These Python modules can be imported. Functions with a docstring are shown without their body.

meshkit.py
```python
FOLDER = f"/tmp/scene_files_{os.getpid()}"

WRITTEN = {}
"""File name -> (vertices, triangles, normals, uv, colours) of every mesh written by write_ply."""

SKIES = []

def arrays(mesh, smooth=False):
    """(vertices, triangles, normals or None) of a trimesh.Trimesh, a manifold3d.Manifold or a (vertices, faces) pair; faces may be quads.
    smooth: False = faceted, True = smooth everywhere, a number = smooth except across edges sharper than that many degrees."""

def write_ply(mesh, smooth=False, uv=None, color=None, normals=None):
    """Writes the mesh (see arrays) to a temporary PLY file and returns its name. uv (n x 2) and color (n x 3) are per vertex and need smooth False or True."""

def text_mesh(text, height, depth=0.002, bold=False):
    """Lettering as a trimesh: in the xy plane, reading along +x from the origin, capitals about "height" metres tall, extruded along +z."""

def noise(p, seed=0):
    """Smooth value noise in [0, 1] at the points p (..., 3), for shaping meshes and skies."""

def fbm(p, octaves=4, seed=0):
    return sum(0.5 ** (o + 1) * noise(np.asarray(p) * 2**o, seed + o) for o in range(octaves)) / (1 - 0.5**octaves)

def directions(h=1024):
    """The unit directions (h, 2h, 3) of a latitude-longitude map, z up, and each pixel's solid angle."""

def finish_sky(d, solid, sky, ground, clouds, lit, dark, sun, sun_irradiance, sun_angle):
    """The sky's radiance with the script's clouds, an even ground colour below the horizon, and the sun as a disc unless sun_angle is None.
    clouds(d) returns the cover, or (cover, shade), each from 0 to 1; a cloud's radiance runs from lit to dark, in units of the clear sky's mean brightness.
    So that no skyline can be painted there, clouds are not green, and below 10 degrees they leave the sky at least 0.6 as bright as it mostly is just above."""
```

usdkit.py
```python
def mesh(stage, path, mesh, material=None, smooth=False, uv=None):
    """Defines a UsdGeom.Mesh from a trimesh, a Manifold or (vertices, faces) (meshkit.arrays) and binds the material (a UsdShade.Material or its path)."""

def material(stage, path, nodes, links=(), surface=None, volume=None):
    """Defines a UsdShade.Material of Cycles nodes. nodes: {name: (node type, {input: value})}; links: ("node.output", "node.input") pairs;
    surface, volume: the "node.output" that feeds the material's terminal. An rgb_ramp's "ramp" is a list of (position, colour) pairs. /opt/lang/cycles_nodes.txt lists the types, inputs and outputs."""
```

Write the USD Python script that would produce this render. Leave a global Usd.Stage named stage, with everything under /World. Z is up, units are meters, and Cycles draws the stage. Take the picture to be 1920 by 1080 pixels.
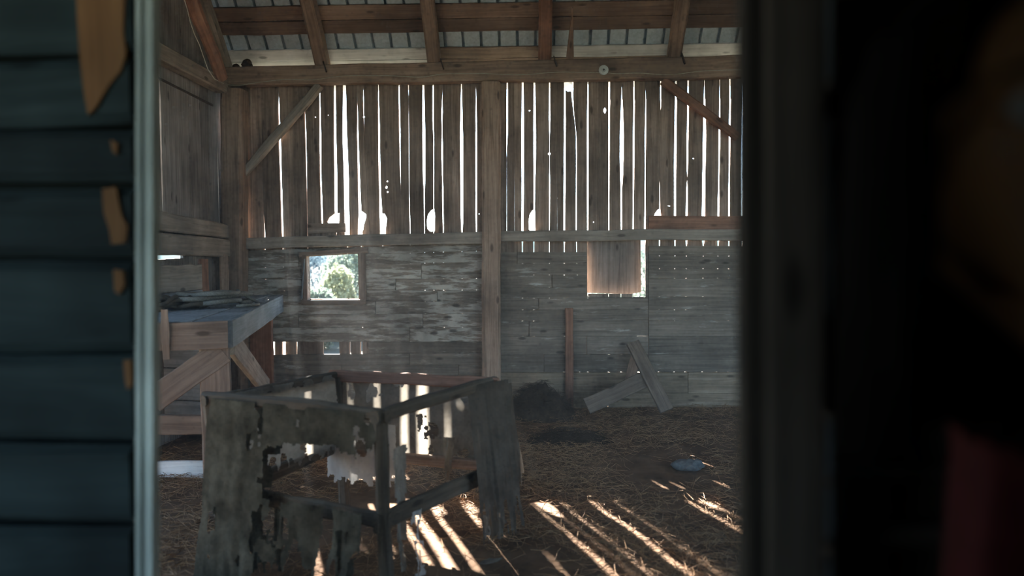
import math, random
import numpy as np, trimesh, usdkit, meshkit
import manifold3d as m3
from manifold3d import Manifold, CrossSection
from pxr import Usd, UsdGeom, UsdLux, UsdShade, Gf, Sdf, Vt

stage = Usd.Stage.CreateInMemory()
UsdGeom.Xform.Define(stage, '/World')
UsdGeom.Scope.Define(stage, '/World/Looks')
R = random.Random(7)
NR = np.random.default_rng(7)

# ---------------------------------------------------------------- camera
F = 1400.0                                   # focal length in pixels of the 1920 frame
EYE = np.array([0.0, 0.0, 1.55])
YAW, PITCH, ROLL = math.atan(40 / F), math.atan(65 / F), math.radians(0.4)
EXPOSURE = 4.45
fw = np.array([-math.sin(YAW) * math.cos(PITCH), math.cos(YAW) * math.cos(PITCH), -math.sin(PITCH)])
rt = np.array([math.cos(YAW), math.sin(YAW), 0.0])
up = np.cross(rt, fw)
rt, up = rt * math.cos(ROLL) - up * math.sin(ROLL), up * math.cos(ROLL) + rt * math.sin(ROLL)
cam = UsdGeom.Camera.Define(stage, '/World/camera')
cam.CreateHorizontalApertureAttr(36.0)
cam.CreateVerticalApertureAttr(20.25)
cam.CreateFocalLengthAttr(36.0 * F / 1920)
cam.CreateFStopAttr(1.25)
cam.CreateFocusDistanceAttr(6.2)
cam.CreateClippingRangeAttr((0.05, 2000))
cam.CreateExposureAttr(EXPOSURE)
cam.AddTransformOp().Set(Gf.Matrix4d(*rt, 0, *up, 0, *(-fw), 0, *EYE, 1))

# ---------------------------------------------------------------- sky and sun
SUN_AZ, SUN_EL = math.radians(-20.6), math.radians(31.5)          # from +Y towards -X
SUN = np.array([math.sin(SUN_AZ) * math.cos(SUN_EL), math.cos(SUN_AZ) * math.cos(SUN_EL), math.sin(SUN_EL)])
sky_mat = usdkit.material(stage, '/World/Looks/sky', {
    's': ('sky_texture', {'sky_type': 'hosek_wilkie', 'sun_disc': False, 'turbidity': 2.3, 'ground_albedo': 0.3, 'sun_direction': tuple(SUN)}),
    'b': ('background_shader', {'strength': 1.0})}, [('s.color', 'b.color')], surface='b.background')
dome = UsdLux.DomeLight.Define(stage, '/World/sky_light')
dome.CreateIntensityAttr(1.0)
UsdShade.MaterialBindingAPI.Apply(dome.GetPrim()).Bind(sky_mat)
sun = UsdLux.DistantLight.Define(stage, '/World/sun_light')
sun.CreateIntensityAttr(1.6)
sun.CreateNormalizeAttr(True)
sun.CreateAngleAttr(0.55)
sun.CreateColorAttr(Gf.Vec3f(1.0, 0.95, 0.89))
zx = np.cross([0, 0, 1], SUN); zx /= np.linalg.norm(zx)
zy = np.cross(SUN, zx)
sun.AddTransformOp().Set(Gf.Matrix4d(*zx, 0, *zy, 0, *SUN, 0, 0, 0, 0, 1))

# ---------------------------------------------------------------- helpers
D, XL, XR, YF = 7.37, -3.05, 4.4, 1.6        # back wall, left wall, right wall, front wall (with the doorway)

def ray(x, y):
    d = fw + rt * ((x - 960) / F) - up * ((y - 540) / F)
    return d
def on(x, y, n, c):                           # the point of plane n.p = c behind a pixel
    d = ray(x, y); n = np.asarray(n, float)
    return EYE + d * ((c - n @ EYE) / (n @ d))
def onY(x, y, Y=D): return on(x, y, (0, 1, 0), Y)
def onX(x, y, X=XL): return on(x, y, (1, 0, 0), X)
def onZ(x, y, Z=0.0): return on(x, y, (0, 0, 1), Z)
def ab(x, y, Y=D):
    p = onY(x, y, Y); return (p[0], p[2])

used = {}
def nm(parent, name):
    k = used.get((parent, name), 0); used[(parent, name)] = k + 1
    return f'{parent}/{name}' + (f'_{k:03d}' if k else '')
def xf(name, label=None, cat=None, group=None, kind=None, loc=(0, 0, 0), parent='/World'):
    x = UsdGeom.Xform.Define(stage, nm(parent, name))
    if any(loc): x.AddTranslateOp().Set(Gf.Vec3d(*map(float, loc)))
    tag(x.GetPrim(), label, cat, group, kind)
    return x.GetPrim()
def tag(p, label=None, cat=None, group=None, kind=None):
    for k, v in (('label', label), ('category', cat), ('group', group), ('kind', kind)):
        if v: p.SetCustomDataByKey(k, v)
    return p
def obj(name, g, mat, parent=None, label=None, cat=None, group=None, kind=None, smooth=False):
    """One Mesh prim. g: (v, f) or (v, f, uv) or a trimesh or Manifold. A parent with a location keeps the mesh in world place."""
    par = '/World' if parent is None else str(parent.GetPath())
    uv = None
    if isinstance(g, (tuple, list)) and len(g) == 3: uv, g = g[2], (g[0], g[1])
    if parent is not None:
        off = np.array(UsdGeom.XformCache().GetLocalToWorldTransform(parent).ExtractTranslation())
        if np.abs(off).max() > 0:
            v, f, _ = meshkit.arrays(g); g = (v - off, f)
    m = usdkit.mesh(stage, nm(par, name), g, mat, smooth=smooth, uv=uv)
    return tag(m.GetPrim(), label, cat, group, kind)

def N(v):
    v = np.asarray(v, float); return v / np.linalg.norm(v)
def timber(p0, p1, w, h, upv=(0, 0, 1), n=8, rough=0.004, ch=0.15, w1=None, h1=None, seed=None, bow=0.0):
    """A sawn or hewn timber from p0 to p1: chamfered section w (sideways) x h (along upv), uneven faces."""
    seed = R.randrange(10000) if seed is None else seed
    p0, p1 = np.asarray(p0, float), np.asarray(p1, float)
    L = np.linalg.norm(p1 - p0); d = (p1 - p0) / L
    s = N(np.cross(d, upv)); u = np.cross(s, d)
    w1, h1 = w1 or w, h1 or h
    c = ch * min(w, h)
    def ring(w, h):
        a, b = w / 2, h / 2
        return np.array([(-a, -b + c), (-a + c, -b), (a - c, -b), (a, -b + c), (a, b - c), (a - c, b), (-a + c, b), (-a, b - c), (-a, -b + c)])
    per = np.r_[0, np.cumsum(np.linalg.norm(np.diff(ring(w, h), axis=0), axis=1))]
    V, UV = [], []
    ou, ov = (seed * 0.37) % 7, (seed * 0.73) % 11
    for i in range(n + 1):
        t = i / n
        q = ring(w + (w1 - w) * t, h + (h1 - h) * t)
        pts = p0 + d * L * t + q[:, :1] * s + q[:, 1:] * u + u * bow * math.sin(math.pi * t)
        k = (meshkit.noise(pts * 9 + seed) - .5)[:, None] * 2 * rough
        k2 = (meshkit.noise(np.array([[t * L * 2.2, seed, 3.3]])) - .5)[0] * 2 * rough
        k[-1] = k[0]
        pts = pts + (q[:, :1] * s + q[:, 1:] * u) / (np.linalg.norm(q, axis=1)[:, None] + 1e-9) * k + (s + u) * k2
        V.append(pts); UV.append(np.stack([per + ou, np.full(9, t * L + ov)], 1))
    V, UV = np.vstack(V), np.vstack(UV)
    Fc = []
    for i in range(n):
        for j in range(8):
            a, b = i * 9 + j, i * 9 + j + 1
            Fc += [(a, b, b + 9), (a, b + 9, a + 9)]
    for base, flip in ((0, False), (n * 9, True)):
        ix = len(V)
        V = np.vstack([V, V[base:base + 8]]); UV = np.vstack([UV, UV[base:base + 8]])
        for j in range(1, 7):
            Fc.append((ix, ix + j, ix + j + 1) if flip else (ix, ix + j + 1, ix + j))
    return V, np.array(Fc), UV

def plate(poly, holes, depth0, thick, to3, grain='v', seed=None, flip=True):
    """A board cut to an outline (a, b), extruded along c, put in place by to3(a, b, c)."""
    seed = R.randrange(10000) if seed is None else seed
    cs = CrossSection([np.asarray(poly, float)], m3.FillRule.NonZero)
    for h in holes:
        h = np.asarray(h, float)
        cs = cs - CrossSection([h], m3.FillRule.NonZero)
    if cs.area() < 1e-5: return None
    m = cs.extrude(thick).to_mesh()
    p, f = np.array(m.vert_properties[:, :3], float), np.array(m.tri_verts)
    ou, ov = (seed * 0.37) % 7, (seed * 0.73) % 11
    uv = np.stack([p[:, 0] + p[:, 2] + ou, p[:, 1] + ov], 1) if grain == 'v' else np.stack([p[:, 1] + p[:, 2] + ou, p[:, 0] + ov], 1)
    v = to3(p[:, 0], p[:, 1], p[:, 2] + depth0)
    return v, (f[:, ::-1] if flip else f), uv
def xz(a, b, c): return np.stack([a, c, b], 1)          # boards of the back and front wall
def yz(a, b, c): return np.stack([-c, a, b], 1)         # boards of the left wall, growing outwards

def circle(x, y, rx, ry=None, n=9, jag=0.15, rnd=R):
    ry = ry or rx
    return [(x + rx * (1 + jag * (rnd.random() - .5) * 2) * math.cos(k * 2 * math.pi / n), y + ry * (1 + jag * (rnd.random() - .5) * 2) * math.sin(k * 2 * math.pi / n)) for k in range(n)]
def join(parts):
    V, Fc, UV, k = [], [], [], 0
    for v, f, uv in parts:
        V.append(v); Fc.append(np.asarray(f) + k); UV.append(uv); k += len(v)
    return np.vstack(V), np.vstack(Fc), np.vstack(UV)
def tube(pts, r, k=6):
    pts = np.asarray(pts, float); n = len(pts)
    r = np.broadcast_to(r, n)
    V, Fc = [], []
    ref = np.array([0.13, 0.2, 1.0])
    for i in range(n):
        t = N(pts[min(i + 1, n - 1)] - pts[max(i - 1, 0)])
        a = N(np.cross(t, ref if abs(t @ N(ref)) < .95 else [1, 0, 0])); b = np.cross(t, a)
        for j in range(k):
            an = 2 * math.pi * j / k
            V.append(pts[i] + r[i] * (a * math.cos(an) + b * math.sin(an)))
    for i in range(n - 1):
        for j in range(k):
            a0, a1 = i * k + j, i * k + (j + 1) % k
            Fc += [(a0, a1, a1 + k), (a0, a1 + k, a0 + k)]
    for j in range(1, k - 1):
        Fc += [(0, j + 1, j), ((n - 1) * k, (n - 1) * k + j, (n - 1) * k + j + 1)]
    return np.array(V), np.array(Fc)

# ---------------------------------------------------------------- materials
def wood(name, dark, mid, light, vary=0.25, su=38, sv=1.6, rough=0.85, knots=True, peel=None, peel_at=0.52, stain=0.5, bump=0.35, tint=(1.07, .985, .90)):
    dark, mid, light = (tuple(c * t for c, t in zip(q, tint)) for q in (dark, mid, light))
    nodes = {
        'tc': ('texture_coordinate', {}), 'oi': ('object_info', {}), 'ge': ('geometry', {}),
        'mp': ('mapping', {'scale': (su, sv, 1)}),
        'n1': ('noise_texture', {'scale': 1.0, 'detail': 5, 'roughness': 0.62, 'distortion': 0.6}),
        'rp': ('rgb_ramp', {'ramp': [(0.25, dark), (0.5, mid), (0.75, light)]}),
        'n2': ('noise_texture', {'scale': 1.7, 'detail': 3, 'roughness': 0.6}),
        'mr': ('map_range', {'from_min': 0.3, 'from_max': 0.7, 'to_min': 1 - stain, 'to_max': 1 + stain * .5, 'clamp': True}),
        'ov': ('map_range', {'from_min': 0.0, 'from_max': 1.0, 'to_min': 1 - vary, 'to_max': 1 + vary}),
        'mu': ('math', {'math_type': 'multiply'}),
        'cm': ('vector_math', {'math_type': 'scale'}),
        'bp': ('bump', {'strength': bump, 'distance': 0.004}),
        'p': ('principled_bsdf', {'roughness': rough, 'specular_ior_level': 0.25})}
    links = [('tc.UV', 'mp.vector'), ('mp.vector', 'n1.vector'), ('n1.fac', 'rp.fac'), ('ge.position', 'n2.vector'), ('n2.fac', 'mr.value'),
             ('oi.random', 'ov.value'), ('mr.result', 'mu.value1'), ('ov.result', 'mu.value2'), ('mu.value', 'cm.scale'),
             ('n1.fac', 'bp.height'), ('bp.normal', 'p.normal')]
    col = 'rp.color'
    if peel:
        nodes['mp2'] = ('mapping', {'scale': (16, 2.6, 1)})
        nodes['n3'] = ('noise_texture', {'scale': 1.0, 'detail': 6, 'roughness': 0.68})
        nodes['st'] = ('map_range', {'from_min': peel_at - .03, 'from_max': peel_at + .05, 'clamp': True})
        nodes['px'] = ('mix', {'color2': peel})
        links += [('tc.UV', 'mp2.vector'), ('mp2.vector', 'n3.vector'), ('n3.fac', 'st.value'), ('st.result', 'px.fac'), (col, 'px.color1')]
        col = 'px.color'
    if knots:
        nodes['mp4'] = ('mapping', {'scale': (9, 3.2, 1)})
        nodes['vo'] = ('voronoi_texture', {'scale': 1.0, 'randomness': 1.0})
        nodes['ks'] = ('map_range', {'from_min': 0.09, 'from_max': 0.17, 'to_min': 0.8, 'to_max': 0.0, 'clamp': True})
        nodes['kx'] = ('mix', {'color2': tuple(c * .45 for c in dark)})
        links += [('tc.UV', 'mp4.vector'), ('mp4.vector', 'vo.vector'), ('vo.distance', 'ks.value'), ('ks.result', 'kx.fac'), (col, 'kx.color1')]
        col = 'kx.color'
    links += [(col, 'cm.vector1'), ('cm.vector', 'p.base_color')]
    return usdkit.material(stage, f'/World/Looks/{name}', nodes, links, surface='p.BSDF')

def plain(name, c1, c2, scale=14, rough=0.8, metal=0.0, bump=0.3, spec=0.3):
    return usdkit.material(stage, f'/World/Looks/{name}', {
        'ge': ('geometry', {}), 'n': ('noise_texture', {'scale': scale, 'detail': 5, 'roughness': .6}),
        'r': ('rgb_ramp', {'ramp': [(0.3, c1), (0.7, c2)]}), 'b': ('bump', {'strength': bump, 'distance': 0.006}),
        'p': ('principled_bsdf', {'roughness': rough, 'metallic': metal, 'specular_ior_level': spec})},
        [('ge.position', 'n.vector'), ('n.fac', 'r.fac'), ('r.color', 'p.base_color'), ('n.fac', 'b.height'), ('b.normal', 'p.normal')], surface='p.BSDF')

def cloth(name, c1, c2, trans=0.45, scale=9):
    return usdkit.material(stage, f'/World/Looks/{name}', {
        'ge': ('geometry', {}), 'n': ('noise_texture', {'scale': scale, 'detail': 6, 'roughness': .65}),
        'r': ('rgb_ramp', {'ramp': [(0.3, c1), (0.7, c2)]}),
        'd': ('diffuse_bsdf', {}), 't': ('translucent_bsdf', {}), 'm': ('mix_closure', {'fac': trans})},
        [('ge.position', 'n.vector'), ('n.fac', 'r.fac'), ('r.color', 'd.color'), ('r.color', 't.color'), ('d.BSDF', 'm.closure1'), ('t.BSDF', 'm.closure2')], surface='m.closure')

M = dict(
    old=wood('old_brown_wood', (.105, .076, .06), (.22, .17, .14), (.33, .27, .23)),
    side=wood('grey_side_boards', (.10, .086, .075), (.195, .172, .153), (.29, .262, .238), tint=(1, 1, 1)),
    frame=wood('hewn_timber', (.125, .085, .062), (.26, .19, .148), (.36, .28, .225), vary=.15),
    grey=wood('grey_timber', (.16, .14, .12), (.27, .24, .21), (.37, .34, .30), vary=.15),
    lining=wood('whitewashed_boards', (.10, .085, .07), (.19, .165, .14), (.27, .24, .21), vary=.16, peel=(.43, .39, .33), peel_at=.5),
    lining_dark=wood('bare_lining_boards', (.085, .072, .06), (.155, .135, .115), (.225, .20, .175), vary=.16, peel=(.34, .31, .265), peel_at=.62),
    panel=wood('bottom_boards', (.13, .10, .07), (.24, .19, .14), (.34, .29, .23), vary=.1),
    roof=wood('roof_boards', (.10, .066, .05), (.185, .13, .102), (.26, .195, .158), vary=.25),
    pale=wood('pale_board', (.48, .45, .42), (.68, .65, .62), (.78, .76, .73), vary=.12, knots=True, tint=(1.02, .99, .98)),
    red=wood('reddish_wood', (.12, .062, .042), (.23, .125, .088), (.32, .19, .14), vary=.15),
    plank=wood('fallen_plank_wood', (.08, .06, .047), (.16, .127, .103), (.23, .19, .16), vary=.12),
    shutter=wood('shutter_wood', (.075, .06, .05), (.145, .122, .105), (.21, .185, .165), tint=(1, 1, 1)),
    whitewood=wood('white_plank_wood', (.46, .43, .40), (.66, .63, .60), (.76, .73, .70), vary=.05, tint=(1, 1, 1)),
    bench=wood('bench_wood', (.095, .07, .058), (.18, .14, .118), (.25, .20, .172), vary=.15),
    bluegrey=wood('blue_grey_wood', (.14, .145, .145), (.24, .25, .25), (.33, .345, .345), vary=.12, tint=(1, 1, 1)),
    crate=wood('dark_crate_wood', (.045, .036, .026), (.09, .073, .055), (.14, .12, .095), vary=.12),
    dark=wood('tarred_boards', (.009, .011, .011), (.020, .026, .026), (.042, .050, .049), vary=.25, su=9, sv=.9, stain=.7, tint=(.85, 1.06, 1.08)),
    orange=wood('warm_light_wood', (.105, .052, .022), (.17, .088, .04), (.22, .12, .056), vary=.1, knots=False),  # warm light on the log ends, put into the colour
    jamb=wood('worn_pale_paint', (.30, .31, .29), (.44, .46, .43), (.56, .57, .54), vary=.05, knots=False, su=20, sv=1.0, tint=(1.12, 1.16, 1.12)),
    stile=wood('worn_door_stile_wood', (.05, .042, .034), (.115, .095, .078), (.17, .145, .12), vary=.05),
    edge=wood('edge_highlight_wood', (.10, .10, .095), (.16, .165, .16), (.21, .215, .21), vary=.05, knots=False, tint=(1, 1, 1)),  # paler tone carries the light on the stile edge
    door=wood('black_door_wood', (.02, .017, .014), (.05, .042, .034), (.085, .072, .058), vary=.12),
    metal=plain('galvanised_sheet', (.38, .44, .47), (.52, .60, .64), 40, .55, .15),
    iron=plain('rusted_iron', (.03, .024, .02), (.075, .055, .045), 60, .7, .5),
    dirt=plain('barn_dirt', (.085, .05, .029), (.20, .122, .072), 5, .95, 0, .6, .1),
    dung=plain('dark_muck', (.026, .017, .011), (.075, .05, .033), 26, .95, 0, .9, .1),
    straw=plain('dry_straw', (.15, .08, .038), (.38, .22, .105), 23, .8, 0, .1),
    rope=plain('old_rope', (.12, .105, .085), (.22, .20, .165), 90, .9),
    stone=plain('grey_rag', (.07, .07, .068), (.16, .158, .15), 30, .9),
    porc=plain('porcelain', (.42, .44, .42), (.55, .57, .55), 20, .35),
    wire=plain('pale_wire', (.34, .31, .24), (.45, .42, .34), 60, .6),
    burlap=cloth('pale_burlap', (.17, .145, .115), (.31, .285, .24), .40),
    dkcloth=cloth('dark_burlap', (.042, .039, .030), (.15, .14, .108), .35),
    brcloth=cloth('brown_burlap', (.075, .060, .046), (.15, .122, .095), .2),
    white=cloth('white_sheet', (.42, .40, .37), (.58, .56, .52), .3, 5),
    grass=plain('meadow', (.05, .055, .04), (.10, .10, .075), .6, .95, 0, .4, .1),
    hill=plain('far_hillside', (.03, .05, .055), (.055, .075, .08), .05, 1, 0, .2, .0),
    bark=plain('bark', (.06, .045, .035), (.13, .10, .08), 18, .95),
    leaf_y=cloth('yellow_green_leaf', (.24, .27, .17), (.37, .39, .27), .35, 3),
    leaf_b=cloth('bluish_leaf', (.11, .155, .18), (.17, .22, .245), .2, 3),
    leaf_g=cloth('grey_green_leaf', (.13, .17, .14), (.21, .25, .21), .3, 3),
    skin=usdkit.material(stage, '/World/Looks/skin', {'p': ('principled_bsdf', {'base_color': (.42, .19, .075), 'roughness': .5, 'subsurface_weight': .1, 'subsurface_radius': (.01, .004, .002), 'subsurface_scale': 1.0})}, [], surface='p.BSDF'),
    lip=plain('lips', (.36, .13, .11), (.40, .15, .13), 40, .4),
    eye=plain('eye_white', (.6, .58, .55), (.66, .64, .6), 10, .2),
    iris=plain('iris', (.03, .018, .012), (.05, .03, .02), 200, .15),
    hair=plain('dark_hair', (.004, .003, .0025), (.010, .0075, .006), 120, .85, 0, .2, .05),
    shirt=plain('maroon_cloth', (.06, .006, .006), (.09, .010, .010), 30, .9),
    jeans=plain('dark_trousers', (.012, .014, .02), (.03, .034, .045), 60, .9),
    shoe=plain('shoe_leather', (.015, .012, .01), (.03, .025, .02), 30, .5),
    brass=plain('dull_latch_metal', (.06, .06, .035), (.10, .10, .06), 30, .6, .3),
)

# ---------------------------------------------------------------- back wall: vertical boards with light gaps, lining boards inside
OFFV, TV = 0.030, 0.024                       # vertical boards: behind the lining
# each gap: (y, x, width) in pixels of the photograph, down the upper wall
G = [
    [(160, 449.5, .3), (176, 450, 2), (225, 451, 4.5), (255, 453, 6), (322, 454, 4), (355, 455, 6), (417, 457, 6), (447, 457.5, 4)],
    [(160, 469, 0), (447, 472, .3)],
    [(160, 488, 0), (400, 494, .3), (420, 495.5, 1.8), (445, 496, 2.5)],
    [(160, 521.5, .5), (180, 522, 1.2), (200, 522.5, 3.5), (225, 523, 3), (260, 524, 5), (330, 526, 4), (430, 529, 4), (447, 529.5, 3)],
    [(160, 547, 0), (447, 552, .2)],
    [(160, 570.5, .3), (195, 571, 1.5), (255, 573, 3.2), (350, 575, 2), (390, 576, .8), (442, 577, 1.6)],
    [(160, 599, 2.5), (260, 600.5, 4), (330, 601, 3.5), (416, 604, 4), (430, 604, .5), (447, 604.5, .3)],
    [(160, 627.5, 4), (250, 628, 5), (305, 629, 6), (400, 630, 6), (425, 630.5, 3), (447, 631, .3)],
    [(160, 645.5, 6), (250, 646, 9.5), (330, 649, 10), (430, 650.5, 10), (447, 651, 9)],
    [(160, 669.5, .3), (190, 670, 1), (250, 670.5, 3.5), (305, 672, 4), (380, 674, 6), (447, 677, 7)],
    [(160, 681, .4), (180, 681, 2), (220, 682, 1), (260, 683, .2), (447, 694, .2)],
    [(160, 709, 2), (250, 710.5, 4), (305, 711, 4), (367, 712.5, 4), (395, 713.5, 6), (447, 717, 9)],
    [(160, 729, 0), (447, 733, .2)],
    [(160, 748, 2.5), (250, 749.5, 3), (305, 750, 2.2), (337, 751, 1), (370, 751, .5), (447, 751.5, .2)],
    [(160, 765.5, 2), (180, 766, .7), (260, 766.5, 1.2), (350, 767, 1.2), (405, 768, 2), (437, 769, 2), (447, 769, 1.5)],
    [(160, 793.5, 4), (250, 794.5, 6), (330, 795, 5), (360, 795.5, 2.5), (447, 796, 2)],
    [(160, 812, 3), (225, 812, 3), (255, 813, 1.8), (390, 813, 1.6), (447, 813, 1.6)],
    [(160, 829.5, 0), (185, 829, 1), (212, 828.5, 3), (240, 828.5, 1.5), (300, 829, 3.5), (330, 829.5, 1.5), (360, 830, 3), (435, 831, 2), (447, 831, 2)],
    [(160, 846, 0), (447, 848, .2)],
    [(160, 865, 2), (250, 865, 6), (305, 865.5, 6), (350, 865.5, 5), (405, 866, 5.5), (447, 866, 2)],
    [(160, 892, .2), (181, 892.5, 1.5), (250, 893, 3), (400, 893, 3), (447, 893, 2)],
    [(160, 922, 0), (447, 921, 0)],
    [(160, 951, 2.5), (250, 951, 3), (280, 950, 1), (292, 950, .2), (447, 950, .5)],
    [(160, 964, 0), (447, 965, .2)],
    [(160, 980, 3.5), (260, 980, 5), (370, 980, 4), (447, 979.5, 4)],
    [(160, 1002, 3.5), (250, 1002.5, 5), (310, 1002.5, 4.5), (345, 1002, 2.5), (447, 1001, 3)],
    [(160, 1030.5, 2.5), (225, 1030.5, 3), (250, 1030.5, .9), (310, 1030.5, .5), (342, 1030.5, 1.5), (447, 1030, 1.6)],
    [(160, 1045, 0), (447, 1045, .2)],
    [(160, 1059, 3), (250, 1059, 4), (330, 1058.7, 3.5), (447, 1058, 3)],
    [(160, 1073, 5), (176, 1073, 4), (205, 1075, 1), (250, 1080.5, 1), (285, 1081, 1.8), (447, 1080.5, 1.5)],
    [(160, 1102.5, 2), (250, 1102, 3.5), (340, 1102, 3.2), (447, 1102, 2)],
    [(160, 1122, 0), (447, 1123, .2)],
    [(160, 1142.5, 4), (250, 1142, 2.5), (447, 1141.5, 2.2)],
    [(160, 1166, .4), (175, 1166, 1.6), (250, 1166, 8), (310, 1165.5, 7), (355, 1165.2, 3), (447, 1165, 2)],
    [(160, 1189, 2.6), (280, 1188, 3), (447, 1187, 2)],
    [(160, 1211, .3), (180, 1211, 1), (255, 1210, 2.6), (340, 1209.7, 1.4), (405, 1209.5, 3), (447, 1209, 3)],
    [(160, 1239, 2.6), (192, 1239, 2.4), (200, 1239, .2), (335, 1237, .3), (345, 1237, 1.2), (392, 1237, 2), (447, 1236.5, 2.5)],
    [(160, 1252, 0), (447, 1252, .2)],
    [(160, 1267.5, 3.5), (300, 1266, 4), (447, 1265.5, 3)],
    [(160, 1290.5, 3.5), (280, 1289, 3.5), (318, 1288.6, 2.6), (325, 1288.5, .2), (337, 1288.5, .2), (345, 1288, 3), (447, 1287, 4.5)],
    [(160, 1321, 1.6), (250, 1321, 6), (316, 1320, 6), (319, 1320, 4), (330, 1319.5, 6), (447, 1318.5, 6)],
    [(160, 1335, 0), (447, 1334, .2)],
    [(160, 1350, 1.6), (260, 1349, 3), (330, 1348, 1.6), (375, 1347.5, 3.5), (447, 1346.5, 4)],
    [(160, 1369, 3), (310, 1367.5, 2.6), (447, 1366.5, 3)],
]
x = 1369
while x < 1850:
    x += R.uniform(20, 31)
    a, b = R.choice([.3, 1.5, 3, 4]), R.choice([.3, 1, 3, 5])
    G.append([(160, x, a), (300, x - .5, b), (447, x - 1, R.choice([.4, 2, 3]))])
low = {3: (532, 7), 5: (556, 3), 7: (604, 1), 8: (657, 2.2), 9: (678, 3.6)}

YS = [131, 145, 160, 172, 184, 196, 210, 225, 240, 255, 275, 295, 315, 335, 355, 375, 395, 415, 435, 447, 460, 475, 520, 560, 600, 640, 652, 666, 700, 740, 780]
def gap_at(i, g):
    ys, xs, ws = zip(*g)
    out = []
    for y in YS:
        xx = np.interp(y, ys, xs)
        if y > 447:
            xx += (xs[-1] - xs[0]) / 290 * (y - 447)
            w = min(2.0, ws[-1]) if ws[-1] > .6 else .1
            if i in low and 636 < y < 670: xx, w = low[i]
        else:
            w = np.interp(y, ys, ws)
            w = max(0, w + (meshkit.noise(np.array([[i * 3.1, y * .09, .5]]))[0] - .5) * 1.1 * (w > .7))
        out.append((xx, w))
    return out
GA = [gap_at(i, g) for i, g in enumerate(G)]

Yv = D + OFFV
HOLES = []
def hole(x, y, rx, ry=None, n=9, jag=.2): HOLES.append([ab(a, b, Yv) for a, b in circle(x, y, rx, ry, n, jag)])
def hole_poly(*pts): HOLES.append([ab(a, b, Yv) for a, b in pts])
hole_poly((637, 399), (627, 400), (617, 408), (613, 416), (616, 419), (636, 419))
hole_poly((673, 394), (679, 396), (687, 402), (687, 408), (683, 420), (681, 432), (674, 442), (670, 442), (671, 410))
hole_poly((712, 400), (721, 400), (726, 410), (724, 425), (723, 440), (712, 440))
hole_poly((814, 391), (808, 394), (802, 402), (799.5, 415), (801, 429), (806, 434), (815, 434), (816, 405))
hole_poly((1003, 393), (998, 394), (993, 402), (991, 415), (991.5, 430), (994, 433), (1004, 433))
hole_poly((1238, 391), (1233, 393), (1228, 400), (1225, 408), (1240, 408))
hole_poly((1058, 148), (1074, 148), (1074, 173), (1069, 171), (1065, 172), (1061, 169), (1058, 170))
for h in [(682, 219, 2), (726, 340, 1.8), (724.5, 351, 2.6), (726.5, 360, 2), (591, 219.5, 1.6), (615, 216, 1.2), (993, 207, 1.8), (1030, 288, 2.6), (1134, 207, 2.4, 5.5), (1300, 297, 1.5), (1254.5, 386, 2.6, 1.3), (1113, 416.5, 1.1), (898, 401, 1.2), (453, 228, 3, 3)]: hole(*h)
WIN1 = [(579, 481), (581, 560), (673, 560), (671, 476)]
WIN2 = [(1101, 440), (1101, 551), (1187, 551), (1187, 557), (1211, 557), (1208.5, 440)]
WIN1 = [ab(*p, Yv) for p in WIN1]; WIN2 = [ab(*p, Yv) for p in WIN2]
HOLES += [WIN1, WIN2]
hole_poly((606, 641), (606, 666), (637, 666), (636, 641))
hole_poly((1188.5, 560), (1188, 780), (1211, 780), (1211, 560))
hole_poly((500, 640), (515, 640), (515, 690), (500, 690))

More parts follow.
